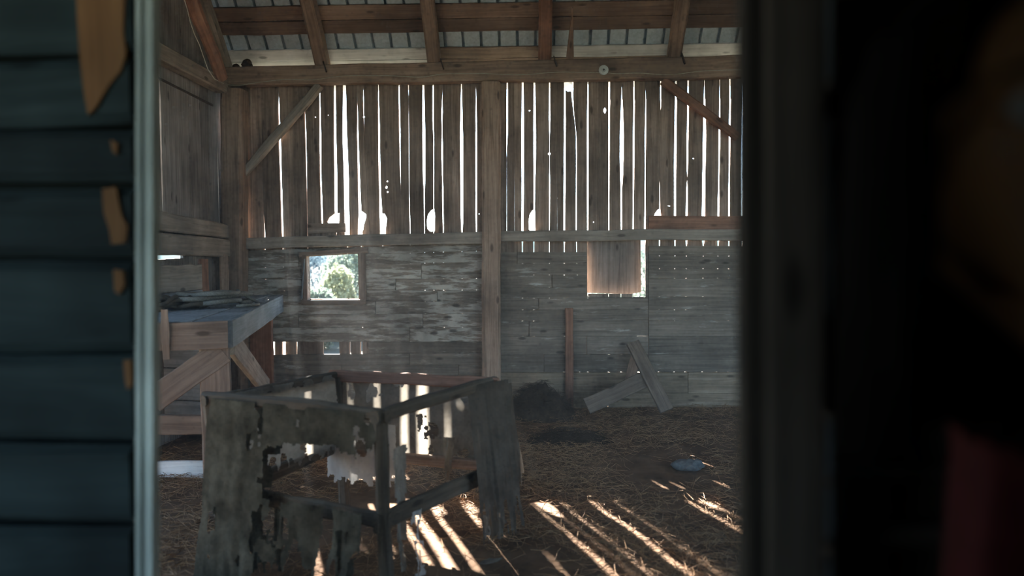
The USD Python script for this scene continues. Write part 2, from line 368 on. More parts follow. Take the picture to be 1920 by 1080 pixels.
wb = xf('wall_back', kind='structure', label='back wall of gappy vertical boards with a boarded lining below')
edges = [[(x - 0.5, 1) for x, w in [(428, 0)] * len(YS)]] + GA
last = [(1850, 0)] * len(YS)
for i in range(len(edges)):
    Lg = [(428, 0)] * len(YS) if i == 0 else edges[i]
    Rg = edges[i + 1] if i + 1 < len(edges) else last
    left = [ab(x + w / 2, y, Yv) for (x, w), y in zip(Lg, YS)]
    right = [ab(x - w / 2, y, Yv) for (x, w), y in zip(Rg, YS)]
    poly = left + right[::-1]
    lo = min(p[0] for p in poly) - .02; hi = max(p[0] for p in poly) + .02
    hs = [h for h in HOLES if max(q[0] for q in h) > lo and min(q[0] for q in h) < hi]
    dz = R.uniform(-.004, .004)
    cs = CrossSection([np.array(poly)], m3.FillRule.NonZero)
    for h in hs: cs = cs - CrossSection([np.array(h)], m3.FillRule.NonZero)
    for piece in cs.decompose():
        if piece.area() < 4e-4: continue
        ps = piece.to_polygons()
        g = plate(ps[0], ps[1:], Yv + dz, TV, xz, 'v')
        if g: obj('vertical_board', g, M['old'], wb)

# lining: horizontal boards on the inside, in front of the vertical ones
def lining(rows, x0, x1, joints, mats, holes, skip=None):
    for k in range(len(rows) - 1):
        (ta, tb), (ba, bb) = rows[k], rows[k + 1]
        js = [x0] + [j for j in joints.get(k, [])] + [x1]
        for a, b in zip(js[:-1], js[1:]):
            if skip and skip(k, a, b): continue
            n = max(3, int((b - a) / 45))
            xs = np.linspace(a + .5, b - .5, n)
            lerp = lambda p, q, xx: p + (q - p) * (xx - x0) / (x1 - x0)
            top = [ab(xx, lerp(ta, tb, xx) + .22 + R.uniform(-.25, .25), D) for xx in xs]
            bot = [ab(xx, lerp(ba, bb, xx) - .22 + R.uniform(-.25, .25), D) for xx in xs]
            cs = CrossSection([np.array(top + bot[::-1])], m3.FillRule.NonZero)
            for h in holes: cs = cs - CrossSection([np.array(h)], m3.FillRule.NonZero)
            for piece in cs.decompose():
                if piece.area() < 1e-3: continue
                ps = piece.to_polygons()
                g = plate(ps[0], ps[1:], D + R.uniform(-.003, .003), .022, xz, 'h')
                if g: obj('lining_board', g, mats(k), wb)
rl = [(470, 455), (484, 470), (503, 490), (524, 522), (545, 544), (566, 565), (590, 588), (614, 614), (641, 641), (665.5, 662), (685, 684), (704, 703), (725, 724), (748, 747), (775, 774)]
lining(rl, 452, 922, {1: [560], 2: [790], 3: [566, 742], 4: [820], 5: [704], 6: [560, 793], 7: [768], 8: [690], 9: [768], 10: [640, 860], 11: [700], 12: [590]},
       lambda k: M['lining'] if k < 8 else M['lining_dark'], [[ab(*p) for p in ((577, 478), (579, 563), (675, 563), (673, 473))]],
       skip=lambda k, a, b: k == 8 and a < 600)
obj('lining_board', plate([ab(640, 642.5), ab(690, 642.5), ab(690, 661), ab(640, 664)][::1], [[ab(650, 630), ab(651, 670), ab(686, 670), ab(686, 630)]], D + .001, .02, xz, 'h') or timber((0, 0, -5), (0, 0, -6), .1, .1), M['lining_dark'], wb) if False else None
rr = [(473, 472), (494, 494), (516, 515.5), (539, 539), (559.5, 558), (581, 580.5), (602.5, 601), (631, 630), (665, 664.5), (698.5, 697)]
lining(rr, 922, 1216, {0: [970], 2: [1035], 4: [1010], 6: [992], 7: [1100], 8: [1020]}, lambda k: M['lining_dark'], [[ab(*p) for p in ((1100, 430), (1100, 556), (1211, 558), (1209.5, 430))]])
rr2 = [(461, 461), (480, 480), (504, 504), (522, 521), (556.5, 556), (581, 580.5), (601.5, 601), (630.5, 630), (664.5, 664), (697.5, 697)]
lining(rr2, 1216, 1850, {0: [1500], 1: [1640], 3: [1420], 5: [1570], 7: [1450], 8: [1600]}, lambda k: M['lining_dark'], [])
lining([(698.5, 697), (738, 737), (778, 777)], 922, 1850, {0: [1290, 1560], 1: [1140, 1440]}, lambda k: M['panel'], [])

# ---------------------------------------------------------------- left wall: vertical boards
wl = xf('wall_left', kind='structure', label='left wall of grey vertical boards')
def on_left(x, y): p = onX(x, y, XL); return (p[1], p[2])
cuts = [7.42, onX(409, 300)[1], onX(393.5, 300)[1], onX(378, 300)[1], onX(357, 300)[1], onX(339, 300)[1], onX(322, 300)[1], onX(303.5, 300)[1]]
while cuts[-1] > 1.55: cuts.append(cuts[-1] - R.uniform(.13, .21))
LD0, LD1 = 1.9, 4.7                                       # wide unseen opening nearer the camera, added for fill light from the left
slot = [on_left(296, 487), on_left(344, 484), on_left(344, 472), on_left(296, 474)]
for k, (a, b) in enumerate(zip(cuts[:-1], cuts[1:])):
    zt = 3.42 + min(D - (a + b) / 2, (a + b) / 2 - YF)
    zs = np.linspace(-.06, zt, 14)
    def wid(i, z):
        if i == 1: return np.interp(z, [1.7, 2.0, 2.5, 2.9], [.004, .018, .012, .001])
        if i == 2: return np.interp(z, [1.7, 2.2, 2.6], [.003, .005, .001])
        if i == 7: return np.interp(z, [2.0, 2.1, 2.5, 2.85, 2.95], [.001, .018, .022, .03, .001])
        return .0012
    zs = np.linspace(2.45 if LD0 < (a + b) / 2 < LD1 else -.06, zt, 14)
    ea = [(a - wid(k, z) / 2 + R.uniform(-.0012, .0012), z) for z in zs]
    eb = [(b + wid(k + 1, z) / 2 + R.uniform(-.0012, .0012), z) for z in zs]
    cs = CrossSection([np.array(eb + ea[::-1])], m3.FillRule.NonZero) - CrossSection([np.array(slot)], m3.FillRule.NonZero)
    for piece in cs.decompose():
        if piece.area() < 1e-3: continue
        ps = piece.to_polygons()
        g = plate(ps[0], ps[1:], -XL + R.uniform(0, .006), .024, yz, 'v', flip=True)
        obj('vertical_board', g, M['side'], wl)

# ---------------------------------------------------------------- roof: boards and metal sheets over rafters
def RP(x, y, off=0.0): return on(x, y, (0, 1 / math.sqrt(2), 1 / math.sqrt(2)), (D + 3.50) / math.sqrt(2) + off)
def rp(X, t, off=0.0):                      # point on the back slope; t along the slope from above the wall
    c = math.sqrt(.5)
    return np.array([X, D - t * c + off * c, 3.50 + t * c + off * c])
def tt(x, y): return (D - RP(x, y)[1]) * math.sqrt(2)
T_ = {y: tt(700, y) for y in (124, 113, 92, 62, 38, 10, -14, -40)}
ceil_ = xf('ceiling', kind='structure', label='underside of the pitched roof of boards and metal sheets on rafters')
RIDGE = (D - YF) / 2 * math.sqrt(2)
def slope_board(x0, x1, t0, t1, mat, th=.022, off=0.0, name='roof_board', parent=None):
    mid, wd = (t0 + t1) / 2, abs(t1 - t0)
    p0, p1 = rp(x0, mid, off + th / 2), rp(x1, mid, off + th / 2)
    return obj(name, timber(p0, p1, wd, th, upv=(0, math.sqrt(.5), math.sqrt(.5)), n=14, rough=.003, ch=.1), mat, parent or ceil_)
def xat(px, y): return RP(px, y)[0]
bays = [XL - .05, xat(420, 100), xat(606, 110), xat(815, 105), xat(1018, 100), xat(1262, 100), 3.0, XR + .1]
gapb = .004
# eave: pale boards, two rows
for k, (a, b) in enumerate(zip(bays[:-1], bays[1:])):
    slope_board(a + .002, b - .002, T_[113] + gapb, T_[92], M['pale'] if k in (1, 2, 4, 5) else M['frame'], parent=ceil_)
    if k != 3: slope_board(a + .002, b - .002, T_[124] - .06, T_[113], M['pale'] if k != 4 else M['frame'])
    else: slope_board(a + .002, b - .002, T_[124] - .06, T_[113], M['roof'])
for t0, t1 in ((T_[62], T_[38]), (T_[38] + .006, T_[10])):
    for a, b in ((bays[0], bays[2]), (bays[2] + .002, bays[4]), (bays[4] + .002, bays[7])):
        slope_board(a, b - .002, t0 + R.uniform(-.006, .006), t1, M['roof'])
t = T_[-14]
while t < RIDGE - .3:
    w = R.uniform(.19, .26)
    for a, b in ((bays[0], bays[3]), (bays[3] + .002, bays[5]), (bays[5] + .002, bays[7])):
        slope_board(a, b - .002, t, t + w, M['roof'])
    t += w + R.uniform(.03, .16)
# galvanised sheets with ribs
def sheet(x0, x1, t0, t1, rp_=rp):
    pts = []
    n = max(1, round((x1 - x0) / .176))
    for i in range(n):
        xb = x0 + (x1 - x0) * i / n
        pts += [(xb, 0), (xb + .146, 0), (xb + .147, .06), (xb + .174, .06)]
    pts.append((x1, 0))
    V = [rp_(px, tq, .030 + h + e) for tq in (t0, t1) for e in (0, .0015) for px, h in pts]
    k = len(pts); Fc = []
    for i in range(k - 1):
        a, b, c, d = i, i + 1, 2 * k + i + 1, 2 * k + i
        Fc += [(a, c, b), (a, d, c)]
        a, b, c, d = k + i, k + i + 1, 3 * k + i + 1, 3 * k + i
        Fc += [(a, b, c), (a, c, d)]
        Fc += [(i, i + 1, k + i + 1), (i, k + i + 1, k + i), (2 * k + i, 3 * k + i + 1, 2 * k + i + 1), (2 * k + i, 3 * k + i, 3 * k + i + 1)]
    return np.array(V), np.array(Fc)
xs = XL - .4
while xs < XR + .3:
    xe = min(xs + .70, XR + .42)
    obj('metal_sheet', sheet(xs, xe, -.42, RIDGE + .02), M['metal'], ceil_)
    xs = xe
def rpf(X, t, off=0.0):
    c = math.sqrt(.5); return np.array([X, YF + t * c - off * c, 3.50 + t * c + off * c])
xs = XL - .4
while xs < XR + .3:
    xe = min(xs + 1.4, XR + .42)
    obj('metal_sheet', sheet(xs, xe, -.3, RIDGE + .02, rpf), M['metal'], ceil_)
    xs = xe

# ---------------------------------------------------------------- rafters, beams, posts, rails, braces
def rafter_at(px, py, pxt, label, w=.125, mat='frame', xoff=0.0):
    X0 = xat(px, py)
    X1 = X0
    c = math.sqrt(.5)
    p0, p1 = rp(X0, -.10, -.075), rp(X1 + xoff, RIDGE - .02, -.075)
    return obj('rafter', timber(p0, p1, w, .145, upv=(0, c, c), n=16, rough=.006), M[mat], label=label, cat='rafter', group='roof rafters over the back wall')
rafter_at(417, 100, 395, 'wide grey rafter against the left wall, first from the left', .15, 'grey')
rafter_at(607, 110, 588, 'narrow brown rafter above the left diagonal brace')
rafter_at(815, 105, 800, 'brown rafter left of the middle post, second of the four in the open bays')
rafter_at(1021, 100, 1020, 'red-brown rafter just left of the pointed slat', mat='red')
rafter_at(1262, 100, 1265, 'tan rafter furthest right, above the right brace', mat='frame')
obj('rafter', timber(rp(3.0, -.1, -.075), rp(3.0, RIDGE - .02, -.075), .125, .145, upv=(0, .7, .7), n=10), M['frame'], label='rafter beyond the right edge of the doorway', cat='rafter')

def rail_px(name, a, b, Y0, dep, hpx0, hpx1, mat, label, cat, group=None, rough=.006, n=18, parent=None):
    """A horizontal timber on the back wall: a, b pixel ends of its centre line at its front face Y0."""
    p0, p1 = onY(*a, Y0), onY(*b, Y0)
    s = (D / F)
    p0[1] += dep / 2; p1[1] += dep / 2
    return obj(name, timber(p0, p1, dep, hpx0 * Y0 / F, upv=(0, 0, 1), n=n, rough=rough, h1=hpx1 * Y0 / F, ch=.08), M[mat], parent, label=label, cat=cat, group=group)
YB = D - .12
rail_px('wall_plate_beam', (412, 142), (1850, 115), YB, .12, 34, 42, 'frame', 'long brown beam along the top of the gappy boards, carrying the rafters', 'beam', n=40)
rail_px('middle_rail', (452, 457), (906, 445), D - .09, .10, 21, 22, 'grey', 'grey horizontal rail on the wall left of the middle post', 'rail')
rail_px('middle_rail', (934, 442), (1850, 438), D - .09, .10, 20, 21, 'grey', 'grey horizontal rail on the wall right of the middle post, above the shuttered window', 'rail')
def post_px(x0, x1, y0, y1, Y0, dep, mat, name, label, cat, taper=0, n=20, rough=.006, xb=None):
    p0, p1 = onY((x0 + x1) / 2, y0, Y0), onY((x0 + x1) / 2 if xb is None else xb, y1, Y0)
    p0[1] += dep / 2; p1[1] += dep / 2
    return obj(name, timber(p1, p0, (x1 - x0) * Y0 / F, dep, upv=(0, 1, 0), n=n, rough=rough, ch=.14), M[mat], label=label, cat=cat)
post_px(903, 938, 152, 775, D - .15, .16, 'frame', 'wall_post', 'tall square timber post in the middle of the back wall', 'post')
post_px(411, 453, 165, 800, D - .20, .20, 'frame', 'corner_post', 'timber post in the corner of the back and left walls', 'post')
post_px(1690, 1725, 150, 770, D - .15, .16, 'frame', 'wall_post', 'timber post at the far right of the back wall', 'post')
rail_px('short_board', (577, 429), (647, 427), D + .002, .026, 19, 17, 'old', 'short dark board nailed over a hole above the left rail', 'board', n=6, rough=.003)
rail_px('short_board', (1217, 418), (1850, 416), D - .005, .03, 26, 25, 'red', 'reddish board lying along the top of the right rail', 'board', n=14, rough=.004)
def brace(a, b, Y0, w, dep, mat, label, name='diagonal_brace', cat='brace'):
    p0, p1 = onY(*a, Y0), onY(*b, Y0)
    return obj(name, timber(p0, p1, dep, w, upv=N(np.cross(p1 - p0, [0, 1, 0])), n=12, rough=.005, ch=.2), M[mat], label=label, cat=cat)
brace((452, 332), (600, 160), D - .05, .085, .08, 'grey', 'grey diagonal brace from the corner post up to the beam')
brace((1243, 150), (1384, 258), D - .05, .08, .08, 'red', 'reddish diagonal brace rising left to the beam at the right')
brace((1384, 258), (1700, 500), D - .05, .08, .08, 'red', 'lower length of the reddish right brace behind the doorway edge') if False else None
# left wall timbers
def left_timber(y0, y1, z0a, z1a, zb0, zb1, dep, mat, name, label, cat):
    p0 = np.array([XL + dep / 2, y0, (z0a + z1a) / 2]); p1 = np.array([XL + dep / 2, y1, (zb0 + zb1) / 2])
    return obj(name, timber(p0, p1, dep, z1a - z0a, n=16, rough=.006, h1=zb1 - zb0, ch=.1), M[mat], label=label, cat=cat)
left_timber(7.2, 2.0, 3.11, 3.24, 3.09, 3.24, .12, 'grey', 'wall_plate_beam', 'grey beam along the left wall sloping up towards the doorway edge', 'beam')
left_timber(7.2, 4.72, 1.715, 1.85, 1.77, 1.95, .10, 'grey', 'middle_rail', 'upper of the two stacked timbers along the left wall', 'rail')
left_timber(7.15, 4.72, 1.535, 1.705, 1.58, 1.755, .12, 'grey', 'middle_rail', 'lower of the two stacked timbers along the left wall, notched', 'rail')
obj('dark_strap', timber((XL + .005, 7.1, 2.98), (XL + .005, 4.8, 3.02), .012, .018, n=8, rough=.002), M['iron'], label='thin dark strap running across the left wall boards under its beam', cat='strap')
# log brace in the corner, with bark
pl0, pl1 = onX(412, 148, XL + .32), onX(352, -30, XL + .40)
def rough_log(p0, p1, r0, r1, seed, n=16, k=9):
    ts = np.linspace(0, 1, n)
    c = np.array([p0 + (p1 - p0) * t for t in ts]) + (np.array([meshkit.noise(np.array([[t * 4, seed, s]]))[0] - .5 for t in ts for s in (0, 9, 18)]).reshape(n, 3)) * .03
    v, f = tube(c, np.linspace(r0, r1, n) * (1 + .18 * (np.array([meshkit.noise(np.array([[t * 7, seed, 4]]))[0] for t in ts]) - .5)), k)
    uv = np.stack([np.tile(np.arange(k) * .02, n) + seed, np.repeat(np.linspace(0, 1.5, n), k)], 1)
    return v, f, uv
obj('log_brace', rough_log(pl0, pl1, .05, .06, 5), M['red'], label='round log leaning up the corner beside the wide rafter', cat='log', smooth=False)

# wire, insulator, spikes, slat, old nests on the plate
def wire_px(pts, Y0, r=.0035):
    P = np.array([onY(*p, Y0) for p in pts])
    n = len(P); ts = np.linspace(0, n - 1, n * 5)
    from scipy.interpolate import CubicSpline
    return tube(CubicSpline(np.arange(n), P)(ts), r, 5)
wp = [(422, 158), (450, 160), (475, 156), (505, 152), (540, 149), (580, 150), (615, 146), (650, 142), (690, 142), (730, 142), (770, 144), (795, 144), (830, 139), (870, 138), (910, 138), (950, 140), (985, 140), (1020, 137), (1060, 135), (1100, 136), (1131, 136), (1160, 138), (1200, 137), (1250, 140), (1300, 135), (1340, 132), (1390, 131), (1500, 130)]
obj('electric_wire', wire_px(wp, YB - .008), M['wire'], label='thin pale wire sagging along the top beam', cat='wire')
P = [onX(x, y, XL + .42) for x, y in ((343, -10), (352, 20), (357, 42), (365, 65), (374, 84), (381, 105), (390, 130), (402, 148))] + [onY(422, 158, YB - .008)]
obj('electric_wire', tube(np.array(P), .0035, 5), M['wire'], label='pale wire hanging down beside the corner log', cat='wire')
ip = onY(1131.5, 132, YB)
ins = xf('insulator', 'round white porcelain knob on the top beam', 'insulator', loc=ip)
def lathe(profile, axis_p, axis=(0, -1, 0), k=20):
    a = N(axis); s = N(np.cross(a, (0, 0, 1))); t = np.cross(a, s)
    V, Fc = [], []
    for r, h in profile:
        for j in range(k):
            an = 2 * math.pi * j / k
            V.append(axis_p + a * h + r * (s * math.cos(an) + t * math.sin(an)))
    n = len(profile)
    for i in range(n - 1):
        for j in range(k):
            a0, a1 = i * k + j, i * k + (j + 1) % k
            Fc += [(a0, a1, a1 + k), (a0, a1 + k, a0 + k)]
    for j in range(1, k - 1):
        Fc += [(0, j + 1, j), ((n - 1) * k, (n - 1) * k + j, (n - 1) * k + j + 1)]
    return np.array(V), np.array(Fc)
obj('disc', lathe([(.044, -.002), (.048, .012), (.044, .024), (.024, .030), (.014, .024)], ip), M['porc'], ins)
obj('nail', lathe([(.008, .02), (.009, .036), (.004, .04)], ip, k=8), M['iron'], ins)
for px, py, lab in ((609, 127, 'second'), (829, 122, 'third'), (1041, 117, 'fourth'), (1281, 112, 'fifth')):
    a, b = onY(px - 3, py - 12, YB - .01), onY(px + 3, py + 8, YB - .01)
    obj('iron_spike', timber(a, b, .012, .022, upv=(0, -1, 0), n=4, rough=.002), M['iron'], label=f'iron spike fixing the {lab} rafter from the left to the beam', cat='spike', group=None)
a, b = onY(1069, 110, D - .14), onY(1073, 14, D - .62)
obj('pointed_slat', timber(a, b, .075, .02, upv=(0, .7, .7), n=8, rough=.003, w1=.008), M['roof'], label='thin slat tapering to a point, standing on the beam right of the red-brown rafter', cat='slat')
for px, py, r, lab in ((463, 121, .055, 'larger dark old nest on the beam near the corner'), (443, 127, .04, 'smaller dark old nest on the beam beside the corner rafter')):
    c = onY(px, py, D - .06); m = trimesh.creation.icosphere(2, r); v = np.array(m.vertices)
    v *= (1 + .5 * (meshkit.noise(v * 40) - .5))[:, None] * [1, .8, .9]
    obj('bird_nest', (v + c, np.array(m.faces)), M['dung'], label=lab, cat='nest')

# ---------------------------------------------------------------- windows
w1 = xf('window_1', kind='structure', label='small square opening with a dark frame, left of the middle post, looking out on bushes')
def px_bar(a, b, Y0, w, dep, mat, parent, name, rough=.003, n=8):
    p0, p1 = onY(*a, Y0), onY(*b, Y0)
    up_ = N(np.cross(p1 - p0, [0, 1, 0]))
    return obj(name, timber(p0, p1, dep, w, upv=up_, n=n, rough=rough, ch=.1), M[mat], parent)
px_bar((571, 478), (573, 563), D - .02, .052, .05, 'old', w1, 'window_frame')
px_bar((679, 470), (681, 563), D - .02, .062, .05, 'old', w1, 'window_frame')
px_bar((562, 477), (690, 469), D - .022, .05, .05, 'old', w1, 'window_frame')
px_bar((566, 567), (686, 566), D - .022, .05, .06, 'old', w1, 'window_frame')
px_bar((571, 485), (566, 560), D - .05, .012, .012, 'bluegrey', w1, 'hook_strip')
w2 = xf('window_2', kind='structure', label='square opening right of the middle post with a loose board shutter outside')
g = plate([ab(1095, 436, D + .09), ab(1098, 549, D + .09), ab(1150, 551, D + .09), ab(1186, 551, D + .09), ab(1203, 548, D + .09), ab(1200, 436, D + .09)], [], D + .058, .012, xz, 'v')
zt_ = g[0][:, 2].max(); g[0][:, 1] += (zt_ - g[0][:, 2]) * .10            # hangs out from the wall at its foot
obj('shutter_board', g, M['shutter'], w2)

# ---------------------------------------------------------------- floor and straw
def ground_z(X, Y):
    p = np.stack([np.asarray(X) * 1.6, np.asarray(Y) * 1.6, np.zeros_like(np.asarray(X, float)) + .5], -1)
    return (meshkit.fbm(p, 4, 3) - .5) * .07 + np.clip((np.asarray(Y) - (D - .5)) / .5, 0, 1) * .02
nx, ny = 150, 130
gx, gy = np.meshgrid(np.linspace(-3.4, 4.6, nx), np.linspace(-1.7, 7.45, ny))
V = np.stack([gx, gy, ground_z(gx, gy)], -1).reshape(-1, 3)
idx = np.arange(nx * ny).reshape(ny, nx)
Fc = np.vstack([np.stack([idx[:-1, :-1], idx[:-1, 1:], idx[1:, 1:]], -1).reshape(-1, 3), np.stack([idx[:-1, :-1], idx[1:, 1:], idx[1:, :-1]], -1).reshape(-1, 3)])
obj('floor', (V, Fc), M['dirt'], kind='structure', label='earth floor of the barn', smooth=True)
def strands(n, area, lmin, lmax, wmin, wmax, seed, zf=ground_z, lift=.02):
    r = np.random.default_rng(seed)
    X, Y = area(r, n)
    n = len(X)
    L = r.uniform(lmin, lmax, n); th = r.uniform(0, 2 * math.pi, n); el = r.normal(0, .16, n)
    W = r.uniform(wmin, wmax, n)
    d = np.stack([np.cos(th) * np.cos(el), np.sin(th) * np.cos(el), np.sin(el)], -1)
    c = np.stack([X, Y, zf(X, Y) + .006 + r.uniform(0, lift, n)], -1)
    side = np.stack([-np.sin(th), np.cos(th), r.normal(0, .3, n)], -1) * W[:, None]
    bend = r.normal(0, .12, (n, 3)) * L[:, None]; upw = np.array([0, 0, 1.0]) * W[:, None] * 1.2
    rings = []
    for t, bf in ((-.5, 0), (0, 1), (.5, 0)):
        q = c + d * (L * t)[:, None] + bend * bf
        rings += [q + side, q - side, q + upw]
    V = np.stack(rings, 1)                        # n x 9 x 3
    tri = []
    for s in (0, 3):
        for j in range(3):
            a, b = s + j, s + (j + 1) % 3
            tri += [(a, b, b + 3), (a, b + 3, a + 3)]
    tri = np.array(tri)
    Fc = (np.arange(n)[:, None, None] * 9 + tri[None]).reshape(-1, 3)
    return V.reshape(-1, 3), Fc
def floor_area(r, n):
    Y = r.uniform(1.7, 7.3, n * 2); X = r.uniform(-3.0, 4.2, n * 2)
    keep = meshkit.fbm(np.stack([X * 1.1, Y * 1.1, X * 0], -1), 3, 8) + r.uniform(-.25, .25, n * 2) > .5
    return X[keep][:n], Y[keep][:n]
obj('straw', strands(30000, floor_area, .05, .20, .0008, .0019, 3), M['straw'], label='loose brown straw scattered over the barn floor', cat='straw', kind='stuff')

def mound(cx, cy, rx, ry, h, seed, n=36):
    g1, g2 = np.meshgrid(np.linspace(-1, 1, n), np.linspace(-1, 1, n))
    rr_ = np.sqrt(g1 ** 2 + g2 ** 2)
    X, Y = cx + g1 * rx, cy + g2 * ry
    nz = meshkit.fbm(np.stack([X * 9, Y * 9, X * 0 + seed], -1), 4, seed)
    Z = ground_z(X, Y) - .02 + h * np.clip(1 - rr_ ** 2, 0, 1) ** .8 * (.55 + .9 * nz)
    return X, Y, Z
def mound_obj(name, cx, cy, rx, ry, h, seed, label, cat, ns):
    X, Y, Z = mound(cx, cy, rx, ry, h, seed)
    n = X.shape[0]; ix = np.arange(n * n).reshape(n, n)
    Fc = np.vstack([np.stack([ix[:-1, :-1], ix[:-1, 1:], ix[1:, 1:]], -1).reshape(-1, 3), np.stack([ix[:-1, :-1], ix[1:, 1:], ix[1:, :-1]], -1).reshape(-1, 3)])
    t = xf(name, label, cat)
    obj('heap', (np.stack([X, Y, Z], -1).reshape(-1, 3), Fc), M['dung'], t, smooth=True)
    from scipy.interpolate import RegularGridInterpolator
    f = RegularGridInterpolator((Y[:, 0], X[0]), Z, bounds_error=False, fill_value=0)
    def area(r, k):
        a = r.uniform(0, 2 * math.pi, k); q = np.sqrt(r.uniform(0, .75, k)); return cx + q * rx * np.cos(a), cy + q * ry * np.sin(a)
    obj('loose_strand', strands(ns, area, .04, .14, .001, .002, seed, lambda X, Y: f(np.stack([Y, X], -1)) + .004), M['dung'], t, kind='stuff')
pc = onZ(1012, 775); mound_obj('hay_pile', pc[0], D - .30, .36, .30, .26, 4, 'dark heap of rotted hay against the wall right of the middle post', 'hay', 900)
pc = onZ(1070, 826); mound_obj('muck_patch', pc[0], pc[1], .40, .22, .085, 9, 'low dark patch of muck on the floor in front of the hay heap', 'muck', 350)
pc = onZ(1293, 880)
m = trimesh.creation.icosphere(3, 1.0); v = np.array(m.vertices) * [.13, .06, .045]; v *= (1 + .9 * (meshkit.fbm(v * 14, 3) - .5))[:, None]
obj('crumpled_rag', (v + pc + [0, 0, .03], np.array(m.faces)), M['stone'], label='small grey crumpled rag on the floor at the right', cat='rag', smooth=True)

# ---------------------------------------------------------------- A of old boards leaning by the wall, thin stud
post_px(1060, 1075, 578, 768, D - .06, .05, 'red', 'thin_stud', 'thin reddish upright stud on the wall behind the hay heap', 'stud', n=10, rough=.003)
def plank3(p0, p1, w, th, nrm, mat, name, label, cat, n=10, rough=.004, group=None, parent=None):
    return obj(name, timber(p0, p1, w, th, upv=nrm, n=n, rough=rough, ch=.12), M[mat], parent, label=label, cat=cat, group=group)
a, b = onY(1186, 642, D - .22), onY(1250, 770, D - .55)
plank3(a, b, .13, .035, (0.1, -1, .3), 'plank', 'leaning_plank', 'grey plank leaning down to the right, front leg of the A of old boards', 'plank')
a, b = onY(1195, 655, D - .14), onY(1176, 735, D - .2)
plank3(a, b, .10, .03, (0, -1, .1), 'frame', 'leaning_plank', 'short brown plank standing behind the grey ones against the wall', 'plank')
a, b = onY(1222, 706, D - .36), onY(1100, 762, D - .50)
plank3(a, b, .15, .035, (0.1, -1, .45), 'plank', 'fallen_plank', 'wide grey plank lying sloped down to the left towards the hay heap', 'plank')
a, b = onY(1150, 758, D - .6), onY(1160, 752, D - .6)

def scrap(px, py, r, seed, label, mat):
    c = onZ(px, py); rr__ = random.Random(seed)
    c[2] = float(ground_z(c[0], c[1])) + .012
    g = plate(circle(0, 0, r, r * .6, 8, .35, rr__), [], 0, .004, lambda a, b, h: np.stack([a + c[0], b + c[1], h + c[2] + a * .25], 1))
    obj('scrap', g, M[mat], label=label, cat='scrap')
scrap(1152, 758, .045, 1, 'small pale scrap on the floor beside the fallen plank', 'white')
scrap(917, 1060, .05, 2, 'pale crumpled scrap on the straw right of the crate', 'burlap')
scrap(948, 772, .03, 3, 'tiny pale scrap at the foot of the middle post', 'white')

# ---------------------------------------------------------------- work bench on the left
ZB = 1.165
bn, bf = onZ(427, 600, ZB), onZ(526, 552, ZB)
bl = onZ(240, 606, ZB); bfl = np.array([-2.93, 6.95, ZB])
be = xf('work_bench', 'tall heavy wooden work bench with braced legs by the left wall', 'bench', loc=(-2.3, 5.4, 0))
bl[2] = bn[2]
kx = (-2.92 - bn[0]) / (bl[0] - bn[0]); bl = bn + (bl - bn) * kx
poly = [tuple(bn[:2]), tuple(bf[:2]), tuple(bfl[:2]), tuple(bl[:2])]
def flatpoly(poly, z0, z1, seed=1):
    cs = CrossSection([np.array(poly)], m3.FillRule.NonZero)
    if cs.area() < 1e-6: cs = CrossSection([np.array(poly[::-1])], m3.FillRule.NonZero)
    m = cs.extrude(z1 - z0).to_mesh(); p = np.array(m.vert_properties[:, :3], float); p[:, 2] += z0
    return p, np.array(m.tri_verts), np.stack([p[:, 0] + p[:, 2] + seed, p[:, 1] + seed], 1)
# top: planks running front to back
nb = 6
for k in range(nb):
    t0, t1 = k / nb, (k + 1) / nb - .004
    q = [bn + (bl - bn) * t0, bf + (bfl - bf) * t0, bf + (bfl - bf) * t1, bn + (bl - bn) * t1]
    obj('top_plank', flatpoly([tuple(p[:2]) for p in q], ZB - .04, ZB + R.uniform(-.002, .002), k * 1.7), M['bluegrey'], be)
e1, e2 = N(bl - bn), N(bf - bn)
n1 = N(np.array([e1[1], -e1[0], 0])); n1 = n1 if n1[1] < 0 else -n1
n2 = N(np.array([e2[1], -e2[0], 0])); n2 = n2 if n2[0] > 0 else -n2
dn = np.array([0, 0, -1.0])
plank3(bn + n1 * .012 + dn * .085, bl + n1 * .012 + dn * .085, .03, .165, (0, 0, 1), 'bench', 'front_apron', None, None, parent=be)
plank3(bn + n2 * .012 + dn * .085, bf + n2 * .012 + dn * .085, .03, .165, (0, 0, 1), 'bluegrey', 'side_apron', None, None, parent=be)
def on_front(x, y, off=.0): return on(x, y, n1, n1 @ bn + off)
def on_side(x, y, off=.0): return on(x, y, n2, n2 @ bn + off)
def fplank(a, b, w, th, mat, name, off=0.0, pl=on_front, nn=None):
    p0, p1 = pl(*a, off), pl(*b, off)
    return plank3(p0, p1, w, th, n1 if nn is None else nn, mat, name, None, None, parent=be)
p = on_front(403, 652, -.03); plank3(p, [p[0], p[1], -.03], .17, .06, n1, 'bench', 'leg', None, None, parent=be)
p = bl + e1 * -.12 - n1 * .03; plank3([p[0], p[1], ZB - .05], [p[0], p[1], -.03], .14, .08, n1, 'bench', 'leg', None, None, parent=be)
p = onY(491, 640, 6.55); plank3([p[0], p[1], ZB - .05], [p[0] - .005, p[1], -.03], .20, .05, (0, -1, 0), 'red', 'leg', None, None, parent=be)
p = bfl + np.array([.12, -.1, 0]); plank3([p[0], p[1], ZB - .05], [p[0], p[1], -.03], .12, .1, n1, 'bench', 'leg', None, None, parent=be)
fplank((418, 658), (286, 752), .15, .035, 'bench', 'diagonal_brace', -.012)
a, b = on_side(434, 640, -.03), on_side(500, 728, -.03)
plank3(a, b, .17, .04, n2, 'grey', 'diagonal_brace', None, None, parent=be)
